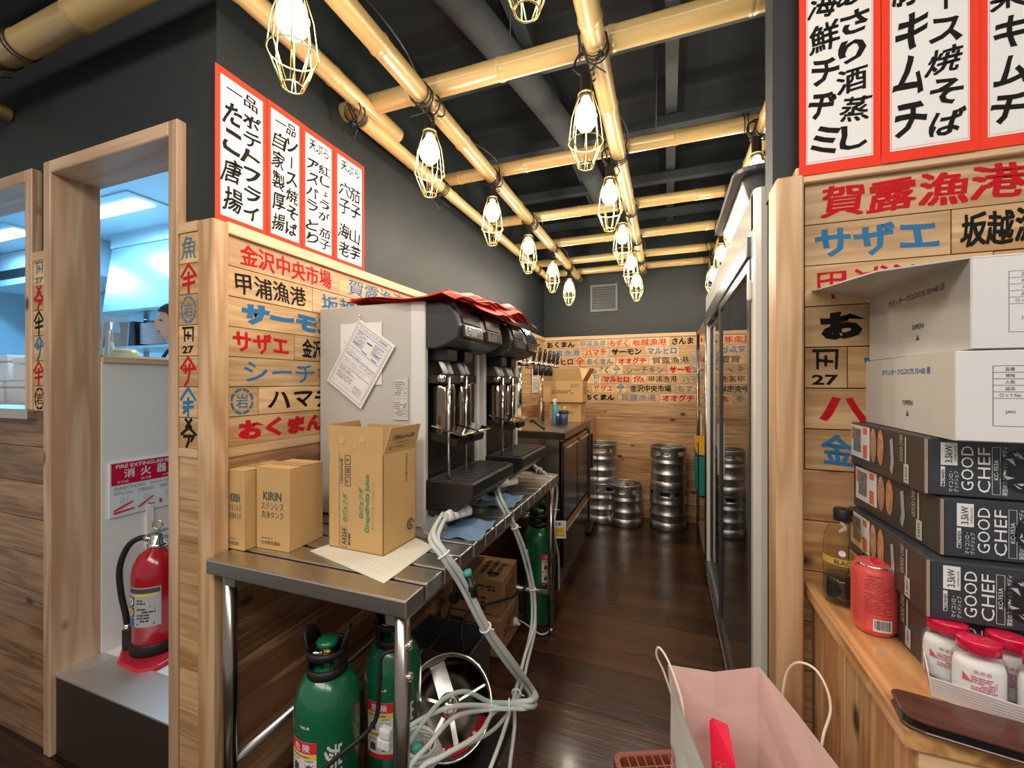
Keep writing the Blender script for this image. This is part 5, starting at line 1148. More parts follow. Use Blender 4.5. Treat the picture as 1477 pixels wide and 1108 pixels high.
# --- stove cartons
def stove(label, c, z, rz):
    t = thing('stove_carton', label, 'box', (c[0], c[1], z), rz, 'stack of portable stove cartons'); L, D, h = .35, .295, .0895
    # origin at the near left corner
    obj('body', MB().box((0,0,0),(L,D,h)), Mdbox, t, bev=.002); obj('side_sleeve', MB().box((-.0035,.004,.001),(-.0003,D,h-.001)), Mdboxs, t); obj('board_edge', MB().box((-.0035,.0005,.002),(-.0004,.0035,h-.002)), Medge, t)
    ys = -.0009; g = MB()
    def X(u): return at(u, 675, y=.845).x-.381
    xs = X(1391); put_text(g, 'GOOD', (xs,ys,h*.50), Z1, -X1, w=h*.76, h=.0145)
    put_text(g, 'CHEF', (X(1415),ys,h*.48), Z1, -X1, w=h*.76, h=.0145); frameq(g, (X(1432.5),ys,h*.48), X1, Z1, .0095, h*.8, .0005); put_text(g, 'KC-353A', (X(1432.5),ys,h*.5), Z1, -X1, w=h*.34, h=.0052)
    put_text(g, '薄型のスタイリッシュボディ', (X(1445),ys,h*.48), Z1, -X1, w=h*.82, h=.006); put_text(g, 'マイコンロ・', (X(1368)-.0005,ys,h*.26), Z1, -X1, w=h*.36, h=.0055); put_text(g, 'グッドシェフ', (X(1375),ys,h*.26), Z1, -X1, w=h*.36, h=.0055)
    obj('lettering', g, Mprintw, t)
    lb = obj('power_label', MB().box((X(1353),-.0008,h*.54),(X(1377),-.0003,h*.93)), Mlabel, t); g = MB(); put_text(g, '3.5kW', (X(1364),-.0013,h*.735), Z1, -X1, w=h*.30, h=.009, bold=.015); put_text(g, '(3000kcal/h)', (X(1374),-.0013,h*.735), Z1, -X1, w=h*.26, h=.003); obj('lettering', g, Mprint, lb)
    lg = obj('maker_label', MB().box((X(1353),-.0008,h*.17),(X(1359),-.0003,h*.51)), Mlabel, t); g = MB(); put_text(g, 'NICHINEN', (X(1356),-.0013,h*.33), Z1, -X1, w=h*.26, h=.004, bold=.02); ringflat(g, 0, .4, (X(1356),-.0013,h*.2), X1, Z1, .005, n=8); obj('lettering', g, Mprint, lg)
    g = MB(); ringflat(g, .0, .5, (X(1478),ys,h*.5), X1, Z1, .066, n=28); obj('round_picture', g, Mbk, t)
    g = MB(); r = random.Random(5)
    for k in range(14): a = 2*PI*k/14; c_ = Vector((X(1478)+.022*math.cos(a),ys-.0003,h*.5+.024*math.sin(a))); g.slab([c_+Vector((r.uniform(-.008,.008),0,r.uniform(-.008,.008))) for _ in range(3)], (0,-.0001,0))
    obj('flame_picture', g, mat('flame_print',(.45,.48,.62),.5), t)
    # picture side
    xs = -.0042
    def S(y, z): return (xs, y, z*h)
    pc = obj('product_picture', MB().box((xs,.195,h*.2),(xs+.0006,.283,h*.95)), Mlabel, t)
    g = MB(); quad(g, (xs-.0003,.252,h*.60), Y1, Z1, .036, h*.55); obj('stove_print', g, mat('stove_print',(.20,.21,.22),.4,var=.8,vscale=80), pc); g = MB(); quad(g, (xs-.0003,.214,h*.85), Y1, Z1, .018, h*.14); quad(g, (xs-.0003,.214,h*.38), Y1, Z1, .018, h*.30); quad(g, (xs-.0002,.272,h*.75), Y1, Z1, .014, h*.3); obj('red_print', g, mat('orange_print',(.72,.16,.08),.5), pc)
    for k, (y_, m_) in enumerate(((.178,('food_a',(.45,.25,.15))),(.148,('food_b',(.50,.22,.12))))):
        g = MB(); c_ = Vector((xs,y_,h*.58)); g.add([c_]+[c_+Vector((0,.013*math.cos(2*PI*i/16),h*.38*math.sin(2*PI*i/16))) for i in range(16)], [(0,i+1,(i+1) % 16+1) for i in range(16)], False); o = obj('dish_picture', g, mat(m_[0], m_[1], .45, var=.9, vscale=70), t)
    g = MB(); g.add([Vector(S(*p)) for p in ((.112,.8),(.102,.85),(.097,.35),(.104,.1),(.112,.2),(.108,.4))], [(0,1,2,3,4,5)], False); obj('stove_picture', g, mat('grey_print',(.35,.36,.38),.35), t)
    g = MB(); put_text(g, 'GOOD CHEF', S(.072,.70), Z1, Y1, w=h*.52, h=.010); quad(g, S(.058,.68), Y1, Z1, .004, h*.5); quad(g, S(.056,.24), Y1, Z1, .016, h*.36); obj('side_lettering', g, mat('side_white',(.55,.53,.48),.5), t)
    g = MB(); put_text(g, '3.5kW', (xs-.0004,.056,h*.24), Z1, Y1, w=h*.28, h=.006, bold=.02); obj('side_print', g, Mprint, t)
    return t
s1 = stove('bottom portable stove carton, half hidden behind the salt jars', (.383,.835), ZC+.001, math.radians(1))
again(s1, 'second portable stove carton from below, behind the red can', (.374,.818,ZC+.092), math.radians(0))
again(s1, 'third portable stove carton from below, jutting right of the others', (.399,.836,ZC+.183), math.radians(2))
again(s1, 'topmost portable stove carton under the white boxes', (.384,.845,ZC+.274), math.radians(0))
ZW = ZC+.274+.0905
def white_box(label, c, z, rz, col, L=.34, D=.335, h=.132, lid=False):
    t = thing('white_carton', label, 'box', (c[0], c[1], z), rz, 'white cartons on the stove cartons')
    if lid: g = MB().box((0,0,0),(L,.003,h)).box((0,D-.003,0),(L,D,h)).box((L-.003,0,0),(L,D,h)).box((0,0,0),(L,D,.003))
    else: g = MB().box((0,0,0),(L,D,h))
    obj('body', g, Mwbox, t, bev=.0015); obj('side_face', MB().box((-.001,.001,.0005),(.0015,D-.001,h-.0005)), Mgbox, t)
    g = MB(); put_text(g, 'カウンタークロスC75 35×60 '+('白' if lid else '青'), (-.0016,D*.46,h*.80), -Y1, Z1, w=.178, h=.012, bold=.01); obj('lettering', g, Mprint if lid else Mblue, t)
    g = MB(); put_text(g, 'OPEN', (-.0016,D*.42,h*.38), -Y1, Z1, w=.036, h=.009, bold=.01); g.add([(-.0016,D*.42+.005,h*.20),(-.0016,D*.42-.005,h*.20),(-.0016,D*.42,h*.28)], [(0,1,2)], False); obj('open_mark', g, Minkg, t)
    g = MB(); x0 = .040; tw = .17; y_ = -.0006
    zs = [.83,.76,.69,.62,.55,.48,.18]
    for z_ in zs: quad(g, (x0+tw/2,y_,h*z_), X1, Z1, tw, .0005)
    for x in (0,.036,.17): quad(g, (x0+x,y_,h*.505), X1, Z1, .0006, h*.65)
    for s_, z_ in (('品番',.795),('規格',.725),('人数',.655),('品名',.585),('ロットNo',.515),('JAN',.33)): put_text(g, s_, (x0+.018,y_,h*z_), X1, Z1, w=.010 if len(s_) < 4 else .022, h=.0052)
    obj('label_table', g, mat('table_ink',(.22,.22,.25),.6) if lid else Mprint, t)
    if not lid: g = MB(); quad(g, (x0+.080,-.0008,h*.585), X1, Z1, .086, h*.065); obj('blue_bar', g, mat('bar_blue',(.02,.25,.60),.5), t)
    if lid:
        g = MB().slab([(0,0,h),(0,D,h),(-.105,D+.02,h+.028),(-.115,-.01,h-.012)], (0,0,.0025)); obj('flap', g, Mgbox, t)
        obj('flap', MB().slab([(0,0,h),(L,0,h),(L,.004,h+.002),(0,.004,h+.002)], (0,0,.001)), Mwbox, t)
    return t
white_box('lower white carton with blue lettering and a blue bar in its table', (.396,.803), ZW, math.radians(-2), 0)
white_box('upper white carton with its flap folded out to the left', (.412,.80), ZW+.1335, math.radians(0), 1, D=.325, lid=True)
# --- bottle and can
bt = thing('coffee_bottle', 'half empty black coffee bottle with black cap at the timber post', 'bottle', (.338,1.045,ZC+.001))
out = [(.028,0),(.033,.004),(.035,.02),(.034,.045),(.033,.055),(.034,.062),(.034,.098),(.033,.105),(.034,.115),(.031,.138),(.022,.158),(.014,.168),(.0135,.178)]
obj('shell', MB().lathe(out+[(0,.178)], n=32), Mamber, bt)
obj('coffee', MB().lathe([(.027,.002),(.032,.006),(.0335,.02),(.0325,.045),(.032,.052),(0,.052)], n=32), Mcoffee, bt)
obj('cap', MB().lathe([(.0155,.166),(.0165,.168),(.0165,.188),(.015,.190),(0,.190)], n=28), Mbk, bt)
g = MB(); N = 16; vs = []
for i in range(N+1):
    a = -PI*.95+PI*1.0*i/N-.15
    for z_ in (.082,.096): vs.append((.0352*math.cos(a), .0352*math.sin(a), z_))
g.add(vs, [(2*i,2*i+2,2*i+3,2*i+1) for i in range(N)], True); obj('yellow_band', g, mat('band_gold',(.55,.36,.05),.4), bt)
def wrap_txt(s, R, a0, z, w, h, m, par, name='lettering', bold=.02):
    g = MB(); put_text(g, s, (0,0,z), X1, Z1, w=w, h=h, bold=bold); g.v = [(R*math.sin(a0+x/R), -R*math.cos(a0+x/R), z_) for x, y, z_ in g.v]; return obj(name, g, m, par)
wrap_txt('BLACK', .0357, -.25, .089, .034, .009, Mprint, bt); wrap_txt('●', .0357, -.35, .108, .012, .012, Mprintw, bt, 'emblem')
can = thing('beer_can', 'opened coral red drink can with barcode beside the stove cartons', 'can', (.352,.945,ZC+.001))
obj('body', MB().lathe([(.026,0),(.029,.003),(.033,.010),(.0333,.012),(.0333,.108),(.032,.112),(.0285,.119),(.0285,.122),(.027,.1225)], n=36), Mcan, can)
obj('lid', MB().lathe([(.0285,.1185),(.0288,.1225),(.027,.1225),(.0262,.1185),(0,.1185)], n=32), Mchrome, can)
obj('tab', MB().obox((0,-.004,.124), (.007,0,.0), (0,.012,.003), (0,0,.0008)), Mcap, can, bev=.001)
g = MB(); fine(g, (0,0,.07), X1, Z1, .040, .060, 16, 4, .85, .3); fine(g, (0,0,.104), X1, Z1, .030, .010, 2, 7); g.v = [(.0338*math.sin(-.15+x/.0338), -.0338*math.cos(-.15+x/.0338), z_) for x, y, z_ in g.v]; obj('print', g, Mcanp, can)
g = MB(); vs = [(-.014+.028*i/6, 0, z_) for i in range(7) for z_ in (.012,.033)]; g.add(vs, [(2*i,2*i+2,2*i+3,2*i+1) for i in range(6)], True); g.v = [(.0338*math.sin(.02+x/.0338), -.0338*math.cos(.02+x/.0338), z_) for x, y, z_ in g.v]; bc = obj('barcode', g, Mlabel, can)
g = MB(); r = random.Random(2); x = -.012
while x < .012: w_ = r.choice((.0004,.0008,.0012)); quad(g, (x,0,.0235), X1, Z1, w_, .016); x += w_+r.choice((.0005,.0009))
g.v = [(.0342*math.sin(.02+x/.0342), -.0342*math.cos(.02+x/.0342), z_) for x, y, z_ in g.v]; obj('bars', g, Mprint, bc)
# --- salt jars in a corrugated tray
trx = math.radians(-20); tray = thing('corrugated_tray', 'low white corrugated tray with red lettering holding the salt jars', 'tray', (.354,.772,ZC+.001), trx)
def pan(name, pts, off, m): return obj(name, MB().slab(pts, off), m, tray)
pan('floor', [(0,0,0),(.20,0,0),(.20,.10,0),(0,.10,0)], (0,0,.0015), Mwbox)
pan('front_wall', [(0,0,0),(.20,0,0),(.20,-.006,.030),(-.003,-.006,.030)], (0,.0015,0), Mwbox)
sw = pan('side_wall', [(0,0,0),(0,.10,0),(-.004,.10,.034),(-.004,0,.034)], (.0015,0,0), Mwbox)
pan('back_wall', [(0,.10,0),(.20,.10,0),(.20,.10,.025),(0,.10,.025)], (0,-.0015,0), Mwbox)
g = MB()
for k in range(7): quad(g, (.099,-.0012-.0009*k,.004+.004*k), X1, Z1, .198, .0012)
obj('ridge', g, mat('ridge_pink',(.62,.50,.50),.6), tray)['kind'] = 'stuff'
g = MB(); n = Vector((-1,0,-.12)).normalized(); up = Vector((-.12,0,1)); 
for k, ch in enumerate('食塩100'[:3]): put_text(g, ch, Vector((-.002,.082-k*.032,.017))+n*.0012, -Y1, up, w=.021, h=.021, bold=.04)
obj('lettering', g, Mlred, sw)
def jar(label, loc, rz, first=None):
    if first: return again(first, label, loc, rz)
    t = thing('salt_jar', label, 'jar', loc, rz, 'salt jars in the corrugated tray')
    prof = [(.62,0),(.92,.002),(1,.01),(1,.052),(.96,.062),(.80,.070),(.74,.073)]
    g = MB().lathe([(.028*a, h_) for a, h_ in prof]+[(0,.073)], n=32, sy=.68); obj('shell', g, Mjar, t)
    obj('salt', MB().lathe([(.015,.002),(.0258,.004),(.0262,.01),(.0262,.050),(.024,.060),(0,.063)], n=28, sy=.66), Msalt, t)
    obj('cap', MB().lathe([(.0215,.072),(.0225,.0725),(.0228,.086),(.022,.0885),(.017,.0893),(0,.0893)], n=32, sy=.72), Mcap, t)
    g = MB(); 
    put_text(g, '食卓塩', (0,0,.050), X1, Z1, w=.018, h=.005); fine(g, (.002,0,.034), X1, Z1, .026, .020, 6, 5, .8, .45); g.add([(-.020,0,.045),(-.010,0,.034),(-.020,0,.034)], [(0,1,2)], False); quad(g, (.012,0,.014), X1, Z1, .010, .006)
    R = .0285; g.v = [(R*math.sin(x/R), -R*.68*math.cos(x/R), z_) for x, y, z_ in g.v]; obj('print', g, mat('jar_print',(.55,.09,.16),.5), t)
    return t
J = [at(u, v, z=.982) for u, v in ((1339,907),(1379,934),(1405,917),(1441,951),(1462,927))]
labs = ['salt jar with red cap farthest left, against the stove cartons','salt jar with red cap in front, second from the left','salt jar with red cap behind, in the middle of the tray','salt jar with red cap in front, nearest the brown folder','salt jar with red cap cut by the right edge of the photo']
j0 = None
JP = [(.022,.062),(.049,.024),(.083,.064),(.110,.022),(.146,.062)]
for k in range(5):
    x, y = JP[k]; loc = (tray.location.x+x*math.cos(trx)-y*math.sin(trx), tray.location.y+x*math.sin(trx)+y*math.cos(trx), ZC+.0026)
    j = jar(labs[k], loc, trx+(-.1,.05,0,-.05,.1)[k], j0); j0 = j0 or j
again(j0, 'salt jar at the hidden right end of the tray', (tray.location.x+.175*math.cos(trx)-.024*math.sin(trx), tray.location.y+.175*math.sin(trx)+.024*math.cos(trx), ZC+.0026), trx)
# --- brown folder on the counter
fo = thing('menu_folder', 'dark brown leatherette folder lying across the near end of the counter', 'folder', (.286,.690,ZC+.001), math.radians(-9))
ol = [(0,.048),(.004,.0535),(.010,.056),(.30,.056),(.30,-.004),(.022,-.004),(.008,0),(.001,.010)]
obj('lower_cover', MB().prism(ol, 'z', 0, .004), Wfolder, fo, bev=.001); obj('pages', MB().prism([(x+.003 if x < .2 else x, y+(.002 if y < .03 else -.003)) for x, y in ol], 'z', .004, .013), Mbkg, fo); obj('upper_cover', MB().prism(ol, 'z', .013, .018), Wfolder, fo, bev=.002, seg=2)
# ---------------------------------------------------------------- paper bag on a stool, floor crate
bg = thing('paper_bag', 'large white paper carrier bag with twisted cord handles, open toward the camera', 'bag', (.10,.87,.45))
ZT_ = .75; Lb, Rb, Rn, Ln = at(963,959,z=ZT_), at(1095,962,z=ZT_), at(1212,1110,z=ZT_), at(1017,1112,z=ZT_)
Mb = (Lb+Rb)/2+Vector((.0,-.014,0)); Mb.z -= .004
Rm = (Rb+Rn)/2+Vector((.006,0,-.004)); Nm = (Ln+Rn)/2
def low(p, k=.0): c_ = Vector((.125,.865,0)); q = c_+(Vector((p.x,p.y,0))-c_)*(.90); q.z = .452; return q
ringt = [Lb, Mb, Rb, Rm, Rn, Nm, Ln, (Lb+Ln)/2+Vector((-.004,0,-.003))]
def wallmesh(off, zo=0):
    g = MB(); c_ = sum(ringt, Vector())/8; vs = []
    rings = []
    for k in range(5):
        t_ = k/4; row = []
        for i, p in enumerate(ringt):
            q = p.lerp(low(p), t_); d = Vector((c_.x-q.x, c_.y-q.y, 0)).normalized(); q = q+d*off
            if 0 < k < 4: q += d*(.004*math.sin(i*2+k*1.7))
            row.append(q)
        rings.append(row); vs += row
    n = 8; g.add(vs, [(i*n+k, i*n+(k+1) % n, (i+1)*n+(k+1) % n, (i+1)*n+k) for i in range(4) for k in range(n)]+[tuple(range(4*n,5*n))], False); return g
obj('outer_paper', wallmesh(0), Mbagw, bg, w=True); obj('inner_paper', wallmesh(.0012), Mbagp, bg, w=True)
h1 = [at(968,1000,y=.93), at(957,968,y=.93), at(947,946,y=.925), at(950,934,y=.915), at(962,950,y=.90), at(976,985,y=.87), at(985,1020,y=.85), at(987,1062,y=.835)]
obj('handle', MB().tube(h1, .0022, 8, smooth_path=8), Mcord, bg, w=True)
h2 = [at(1127,1035,y=.955), at(1129,1000,y=.95), at(1136,968,y=.94), at(1152,956,y=.92), at(1175,965,y=.90), at(1192,992,y=.88), at(1198,1025,y=.865), at(1188,1060,y=.85), at(1183,1092,y=.84)]
obj('handle', MB().tube(h2, .0022, 8, smooth_path=8), Mcord, bg, w=True)
ev = thing('red_envelope', 'red envelope with gold key pattern standing in the paper bag', 'envelope', at(1045,1075,y=.90)-Vector((0,0,.12)))
q = [at(1023,1040,y=.93), at(1028,1036,y=.93), at(1050,1046,y=.915), at(1062,1108,y=.86), at(1068,1140,y=.84), at(1028,1140,y=.85)]; obj('card', MB().slab(q, (.0,.0012,0)), Menv, ev, w=True)
g = MB(); c_ = at(1046,1104,y=.872)
for a in (-.012,0,.012): frameq(g, c_+Vector((a,-.003,0)), X1, Z1, .009, .010, .0012)
obj('gold_pattern', g, Mgold, ev, w=True)
g = MB(); cb = at(1030,1010,y=.975); xb = (Rb-Lb).normalized()
for dx, dz, s_ in ((-.02,.0,.016),(.02,.0,.02),(-.015,.018,.018),(.022,.02,.016)): ringflat(g, .40, .46, cb+xb*dx+Z1*dz, xb, Z1, s_, n=16); ringflat(g, .2, .25, cb+xb*dx+Z1*dz, xb, Z1, s_, n=12)
for k in range(4): stroke(g, [(-.4+k*.1,.8-.1*k),(-.2,.2)], .05, cb+Z1*.012-xb*.012, xb, Z1, .03)
obj('inner_emblem', g, mat('emblem_pink',(.84,.66,.60),.6), bg, w=True)
g = MB(); dl = (Ln-Lb).normalized(); c_ = at(972,1095,y=.90); nl = Vector((-dl.y,dl.x,0)); nl = nl if nl.x < 0 else -nl
put_text(g, '日', c_+nl*.003, dl, Z1, w=.03, h=.035, bold=.05); put_text(g, '本', c_+nl*.003+dl*.045, dl, Z1, w=.03, h=.035, bold=.05); obj('red_lettering', g, Mlred, bg, w=True)
sl = thing('low_stool', 'dark stool carrying the paper bag, just below the photo', 'stool', (.13,.85,0))
obj('seat', MB().lathe([(.15,.41),(.165,.418),(.165,.44),(.155,.449),(0,.45)], n=32), Mrub, sl)
for k in range(4): a = k*PI/2+.6; obj('leg', MB().cyl((.11*math.cos(a),.11*math.sin(a),.412),(.15*math.cos(a),.15*math.sin(a),0),.011,10), Mdsteel, sl)
gr = thing('floor_grate', 'terracotta plastic grid crate lying on the floor left of the paper bag', 'crate', (-.185,1.50,0), math.radians(24))
g = MB(); W_, D_, Hh = .36, .28, .055
obj('rim', loft(MB(), [(rr_(0,W_,-D_,0,.03),0),(rr_(0,W_,-D_,0,.03),Hh),(rr_(.02,W_-.02,-D_+.02,-.02,.02),Hh),(rr_(.02,W_-.02,-D_+.02,-.02,.02),.0)]), Mterra, gr, bev=.003)
for k in range(1, 11): x = .02+k*(W_-.04)/11; obj('grid_bar', MB().box((x-.0025,-D_+.018,Hh-.016),(x+.0025,-.018,Hh-.002)), Mterra, gr)
for k in range(1, 6): y = -.02-k*(D_-.04)/6; obj('grid_bar', MB().box((.018,y-.0025,Hh-.016),(W_-.018,y+.0025,Hh-.0025)), Mterra, gr)
# ---------------------------------------------------------------- fire extinguisher corner
ex = thing('fire_extinguisher', 'red fire extinguisher with black hose on a red stand beside the doorway', 'fire extinguisher', (-1.905,1.075,.305), math.radians(30))
R = .080
obj('body', MB().lathe([(.070,.0),(R,.012),(R,.30),(R*.94,.335),(R*.72,.372),(.030,.392),(.026,.40)], n=40), Mexred, ex)
obj('base_skirt', MB().lathe([(.083,.0),(.085,.004),(.085,.035),(.081,.045),(R,.045)], n=40), Mrub, ex)
obj('neck', MB().lathe([(.030,.392),(.034,.397),(.034,.408),(.024,.412),(.024,.44),(.018,.445),(0,.446)], n=24), Mchrome, ex)
hm = mat('handle_grey',(.16,.20,.22),.35)
obj('carry_handle', MB().obox((.04,-.0,.432), (.055,0,-.002), (0,.011,0), (0,0,.005)), hm, ex, bev=.003); obj('squeeze_lever', MB().obox((.035,0,.462), (.068,0,.020), (0,.010,0), (-.001,0,.004)), hm, ex, bev=.003)
obj('safety_ring', MB().ring((.012,-.02,.485), Y1, .017, .003, 20, 6), Mbrass, ex)
obj('hose', MB().tube([(-.02,0,.425),(-.06,0,.43),(-.10,-.005,.40),(-.125,-.01,.32),(-.12,-.01,.22),(-.105,-.01,.14),(-.098,-.01,.085)], .0105, 12, smooth_path=6), Mrub, ex)
obj('hose_ferrule', MB().cyl((-.022,0,.425),(-.045,0,.429),.013,14), Mchrome, ex); obj('hose_ferrule', MB().cyl((-.100,-.01,.10),(-.098,-.01,.08),.013,14), Mchrome, ex)
obj('nozzle_holder', MB().box((-.112,-.025,.0),(-.075,.02,.085)), Mrub, ex, bev=.006)
def cylpatch(par, name, R_, a0, z0, w_, h_, m, off=.0008):
    g = MB(); vs = [(-w_/2+w_*i/12, 0, z_) for i in range(13) for z_ in (z0,z0+h_)]; g.add(vs, [(2*i,2*i+2,2*i+3,2*i+1) for i in range(12)], True); q = R_+off; g.v = [(q*math.sin(a0+x/q), -q*math.cos(a0+x/q), z_) for x, y, z_ in g.v]; return obj(name, g, m, par)
lb = cylpatch(ex, 'label', R, -.1, .115, .125, .15, mat('ex_label',(.45,.46,.47),.4)); cylpatch(ex, 'label_header', R, -.1, .243, .12, .018, Mprint, .0014)
cylpatch(ex, 'yellow_line', R, .05, .232, .075, .008, Myel, .0014)
for k, m_ in enumerate((Mlabel, Myel, Mlblue)):
    cylpatch(ex, 'class_square', R, -.68, .205-.04*k-.012, .036, .036, Mprint if k < 2 else Mlblue, .0014)
    g = MB(); ringflat(g, 0, .5, (0,0,.211-.04*k), X1, Z1, .030, n=16); q = R+.002; g.v = [(q*math.sin(-.68+x/q), -q*math.cos(-.68+x/q), z_) for x, y, z_ in g.v]
    if k < 2: obj('class_disc', g, m_, ex)
g = MB(); fine(g, (0,0,.172), X1, Z1, .062, .10, 9, 4, .7, .6); q = R+.0016; g.v = [(q*math.sin(.08+x/q), -q*math.cos(.08+x/q), z_) for x, y, z_ in g.v]; obj('label_print', g, Mprint, ex)
g = MB(); put_text(g, '普', (0,0,.211), X1, Z1, w=.014, h=.014); put_text(g, '油', (0,0,.171), X1, Z1, w=.014, h=.014); q = R+.0024; g.v = [(q*math.sin(-.68+x/q), -q*math.cos(-.68+x/q), z_) for x, y, z_ in g.v]; obj('class_letter', g, Mprint, ex)
es = thing('extinguisher_stand', 'flat red plastic stand under the fire extinguisher', 'stand', (-1.905,1.075,.285))
pf = [(-.14,-.02),(-.13,-.05),(-.03,-.115),(.10,-.12),(.14,-.08),(.14,.10),(.10,.13),(-.03,.12)]; obj('base', MB().prism(pf, 'z', 0, .0195), Mstand, es, bev=.006, seg=2)
sn = thing('extinguisher_sign', 'red and white fire extinguisher direction sign on the white partition', 'sign', (-2.07,1.12,.815))
sx = -2.066; sy0, sy1, sz0, sz1 = 1.0, 1.245, .812, 1.03; cy = (sy0+sy1)/2; wS = sy1-sy0
obj('panel', MB().box((sx-.008,sy0,sz0),(sx,sy1,sz1)), Msignw, sn, w=True); obj('red_field', MB().box((sx,sy0+.005,.938),(sx+.0008,sy1-.002,1.026)), Msignred, sn, w=True)
g = MB(); xx = sx+.0016; put_text(g, 'FIRE EXTINGUISHER', (xx,cy,1.012), Y1, Z1, w=wS*.84, h=.015, bold=.02)
for k, ch in enumerate('消火器'): put_text(g, ch, (xx,cy-.058+.058*k,.981), Y1, Z1, w=.036, h=.036, bold=.03)
for k, s_ in enumerate(('灭火器','滅火器','소화기')): put_text(g, s_, (xx,cy-.08+.08*k,.950), Y1, Z1, w=.038, h=.010)
obj('lettering', g, Mprintw, sn, w=True)
g = MB(); put_text(g, 'DIRECTIONS', (xx,cy-.055,.924), Y1, Z1, w=.105, h=.012); put_text(g, '使用方法 사용방법', (xx,cy+.06,.924), Y1, Z1, w=.09, h=.009)
for k in range(3): fine(g, (xx,cy-.078+.08*k,.904), Y1, Z1, .06, .014, 3, k)
obj('print', g, mat('sign_ink',(.25,.12,.25),.6), sn, w=True)
g = MB(); yy = cy-.078
for a in ((-.03,-.005,.03,.02),(-.03,-.015,.035,-.008)): stroke(g, [(a[0],a[1]),(a[2],a[3])], .008, (xx,yy,.842), Y1, Z1, 1)
yy = cy+.002; stroke(g, [(-.028,-.012),(.024,.022)], .007, (xx,yy,.845), Y1, Z1, 1); stroke(g, [(.008,-.004),(.016,-.012),(.030,-.008)], .005, (xx,yy,.845), Y1, Z1, 1)
yy = cy+.08; g.add([(xx,yy-.03,.852),(xx,yy-.03,.830),(xx,yy-.018,.832),(xx,yy-.024,.850)], [(0,1,2,3)], False); stroke(g, [(.02,.02),(.02,.0)], .006, (xx,yy,.85), Y1, Z1, 1)
obj('red_drawing', g, Mlred, sn, w=True)
g = MB()
for k in range(3):
    for j in range(3): g.tube([(xx,cy-.085+.08*k+j*.01,.885),(xx,cy-.088+.08*k+j*.011,.868),(xx,cy-.075+.08*k+j*.008,.855)], .0006, 4, smooth_path=3)
obj('hand_drawing', g, mat('sign_line',(.35,.3,.42),.6), sn, w=True)
# ---------------------------------------------------------------- kitchen
for k, x in enumerate((-4.30,-6.05,-2.3)):
    t = thing('ceiling_light', ['recessed fluorescent panel in the kitchen ceiling seen through the doorway','recessed fluorescent panel in the kitchen ceiling seen through the hatch','recessed fluorescent panel in the kitchen ceiling above the passage'][k], 'ceiling light', (x,2.04,2.75), 0, 'kitchen ceiling lights')
    obj('tray', MB().box((-.62,-.16,-.012),(.62,.16,.0)), Mkwall, t, bev=.003); obj('diffuser', MB().box((-.54,-.065,-.022),(.54,.065,-.012)), Mtube, t)
hd = thing('range_hood', 'large stainless range hood with slanted front in the kitchen', 'range hood', (-4.1,2.5,1.95))
Mhood = mat('hood_steel', (.62,.68,.72), .28, .55)
obj('front_panel', MB().slab([(-4.75,2.25,1.96),(-3.0,2.25,1.96),(-3.0,2.42,2.62),(-4.95,2.42,2.62)], (0,.01,0)), Mhood, hd, w=True)
obj('lower_lip', MB().box((-4.75,2.24,1.93),(-3.0,2.27,1.965)), Mhood, hd, w=True, bev=.003)
obj('left_side', MB().slab([(-4.75,2.25,1.96),(-4.95,2.42,2.62),(-5.2,2.94,2.62),(-5.0,2.94,1.96)], (-.01,0,0)), Mhood, hd, w=True)
obj('seam', MB().box((-4.95,2.405,2.62),(-3.0,2.425,2.75)), Mhood, hd, w=True)
rs = thing('kitchen_rack', 'steel pipe rack with shelf carrying the plates in the kitchen', 'rack', (-3.7,2.1,.285))
for x in (-4.6,-3.95,-3.17): obj('post', MB().cyl((x,2.15,.285),(x,2.15,1.92),.018,12), Msteel, rs, w=True)
for z in (1.595,1.86,1.0): obj('shelf', MB().box((-4.65,1.88,z),(-3.1,2.2,z+.02)), Msteel, rs, w=True)
NTH = ['first','second','third','fourth','fifth','sixth','seventh','eighth','ninth','tenth','eleventh','twelfth']
def pile(label, x, y, z, r_, n, m, grp):
    t0 = None
    for k in range(n):
        lb = label+(', lowest' if k == 0 else ', topmost' if k == n-1 else ', %s from below' % NTH[k])
        if t0 is None:
            t0 = thing('plate', lb, 'plate', (x,y,z), 0, grp); obj('dish', MB().lathe([(r_*.5,0),(r_*.55,.002),(r_,.013),(r_,.016),(r_*.55,.006),(0,.006)], n=24), m, t0)
        else: again(t0, lb, (x,y,z+k*.0135))
pile('white plate in the tall pile on the rack', -3.46, 1.98, 1.616, .12, 11, Mplate, 'white plates in the tall pile'); pile('white plate in the pile beside the cook', -3.22, 1.98, 1.616, .10, 9, Mplate, 'white plates in the second pile')
pile('cream bowl in the pile beside the holder', -3.92, 1.98, 1.616, .09, 8, mat('bowl_cream',(.6,.55,.42),.4), 'cream bowls on the kitchen rack')
pile('red brown dish in the lowest pile', -4.12, 1.98, 1.616, .08, 7, mat('dish_brown',(.20,.06,.04),.4), 'red brown dishes on the kitchen rack')
bh = thing('dark_holder', 'black tall holder between bowls and white plates on the rack', 'holder', (-3.72,1.96,1.616)); obj('body', loft(MB(), [(rr_(-.08,.08,-.05,.05,.01),0),(rr_(-.09,.09,-.06,.06,.01),.17)]), Mbk, bh); obj('lip', MB().box((-.095,-.065,.17),(.095,.065,.178)), Mbk, bh)
sc = thing('kitchen_shelf', 'white kitchen shelf behind the partition carrying the utensil tub', 'shelf', (-2.5,1.3,.285)); obj('board', MB().box((-2.72,1.02,1.44),(-2.16,1.5,1.465)), Mwhitewall, sc, w=True)
for x in (-2.68,-2.2): obj('support', MB().box((x-.02,1.03,.285),(x+.02,1.07,1.44)), Msteel, sc, w=True)
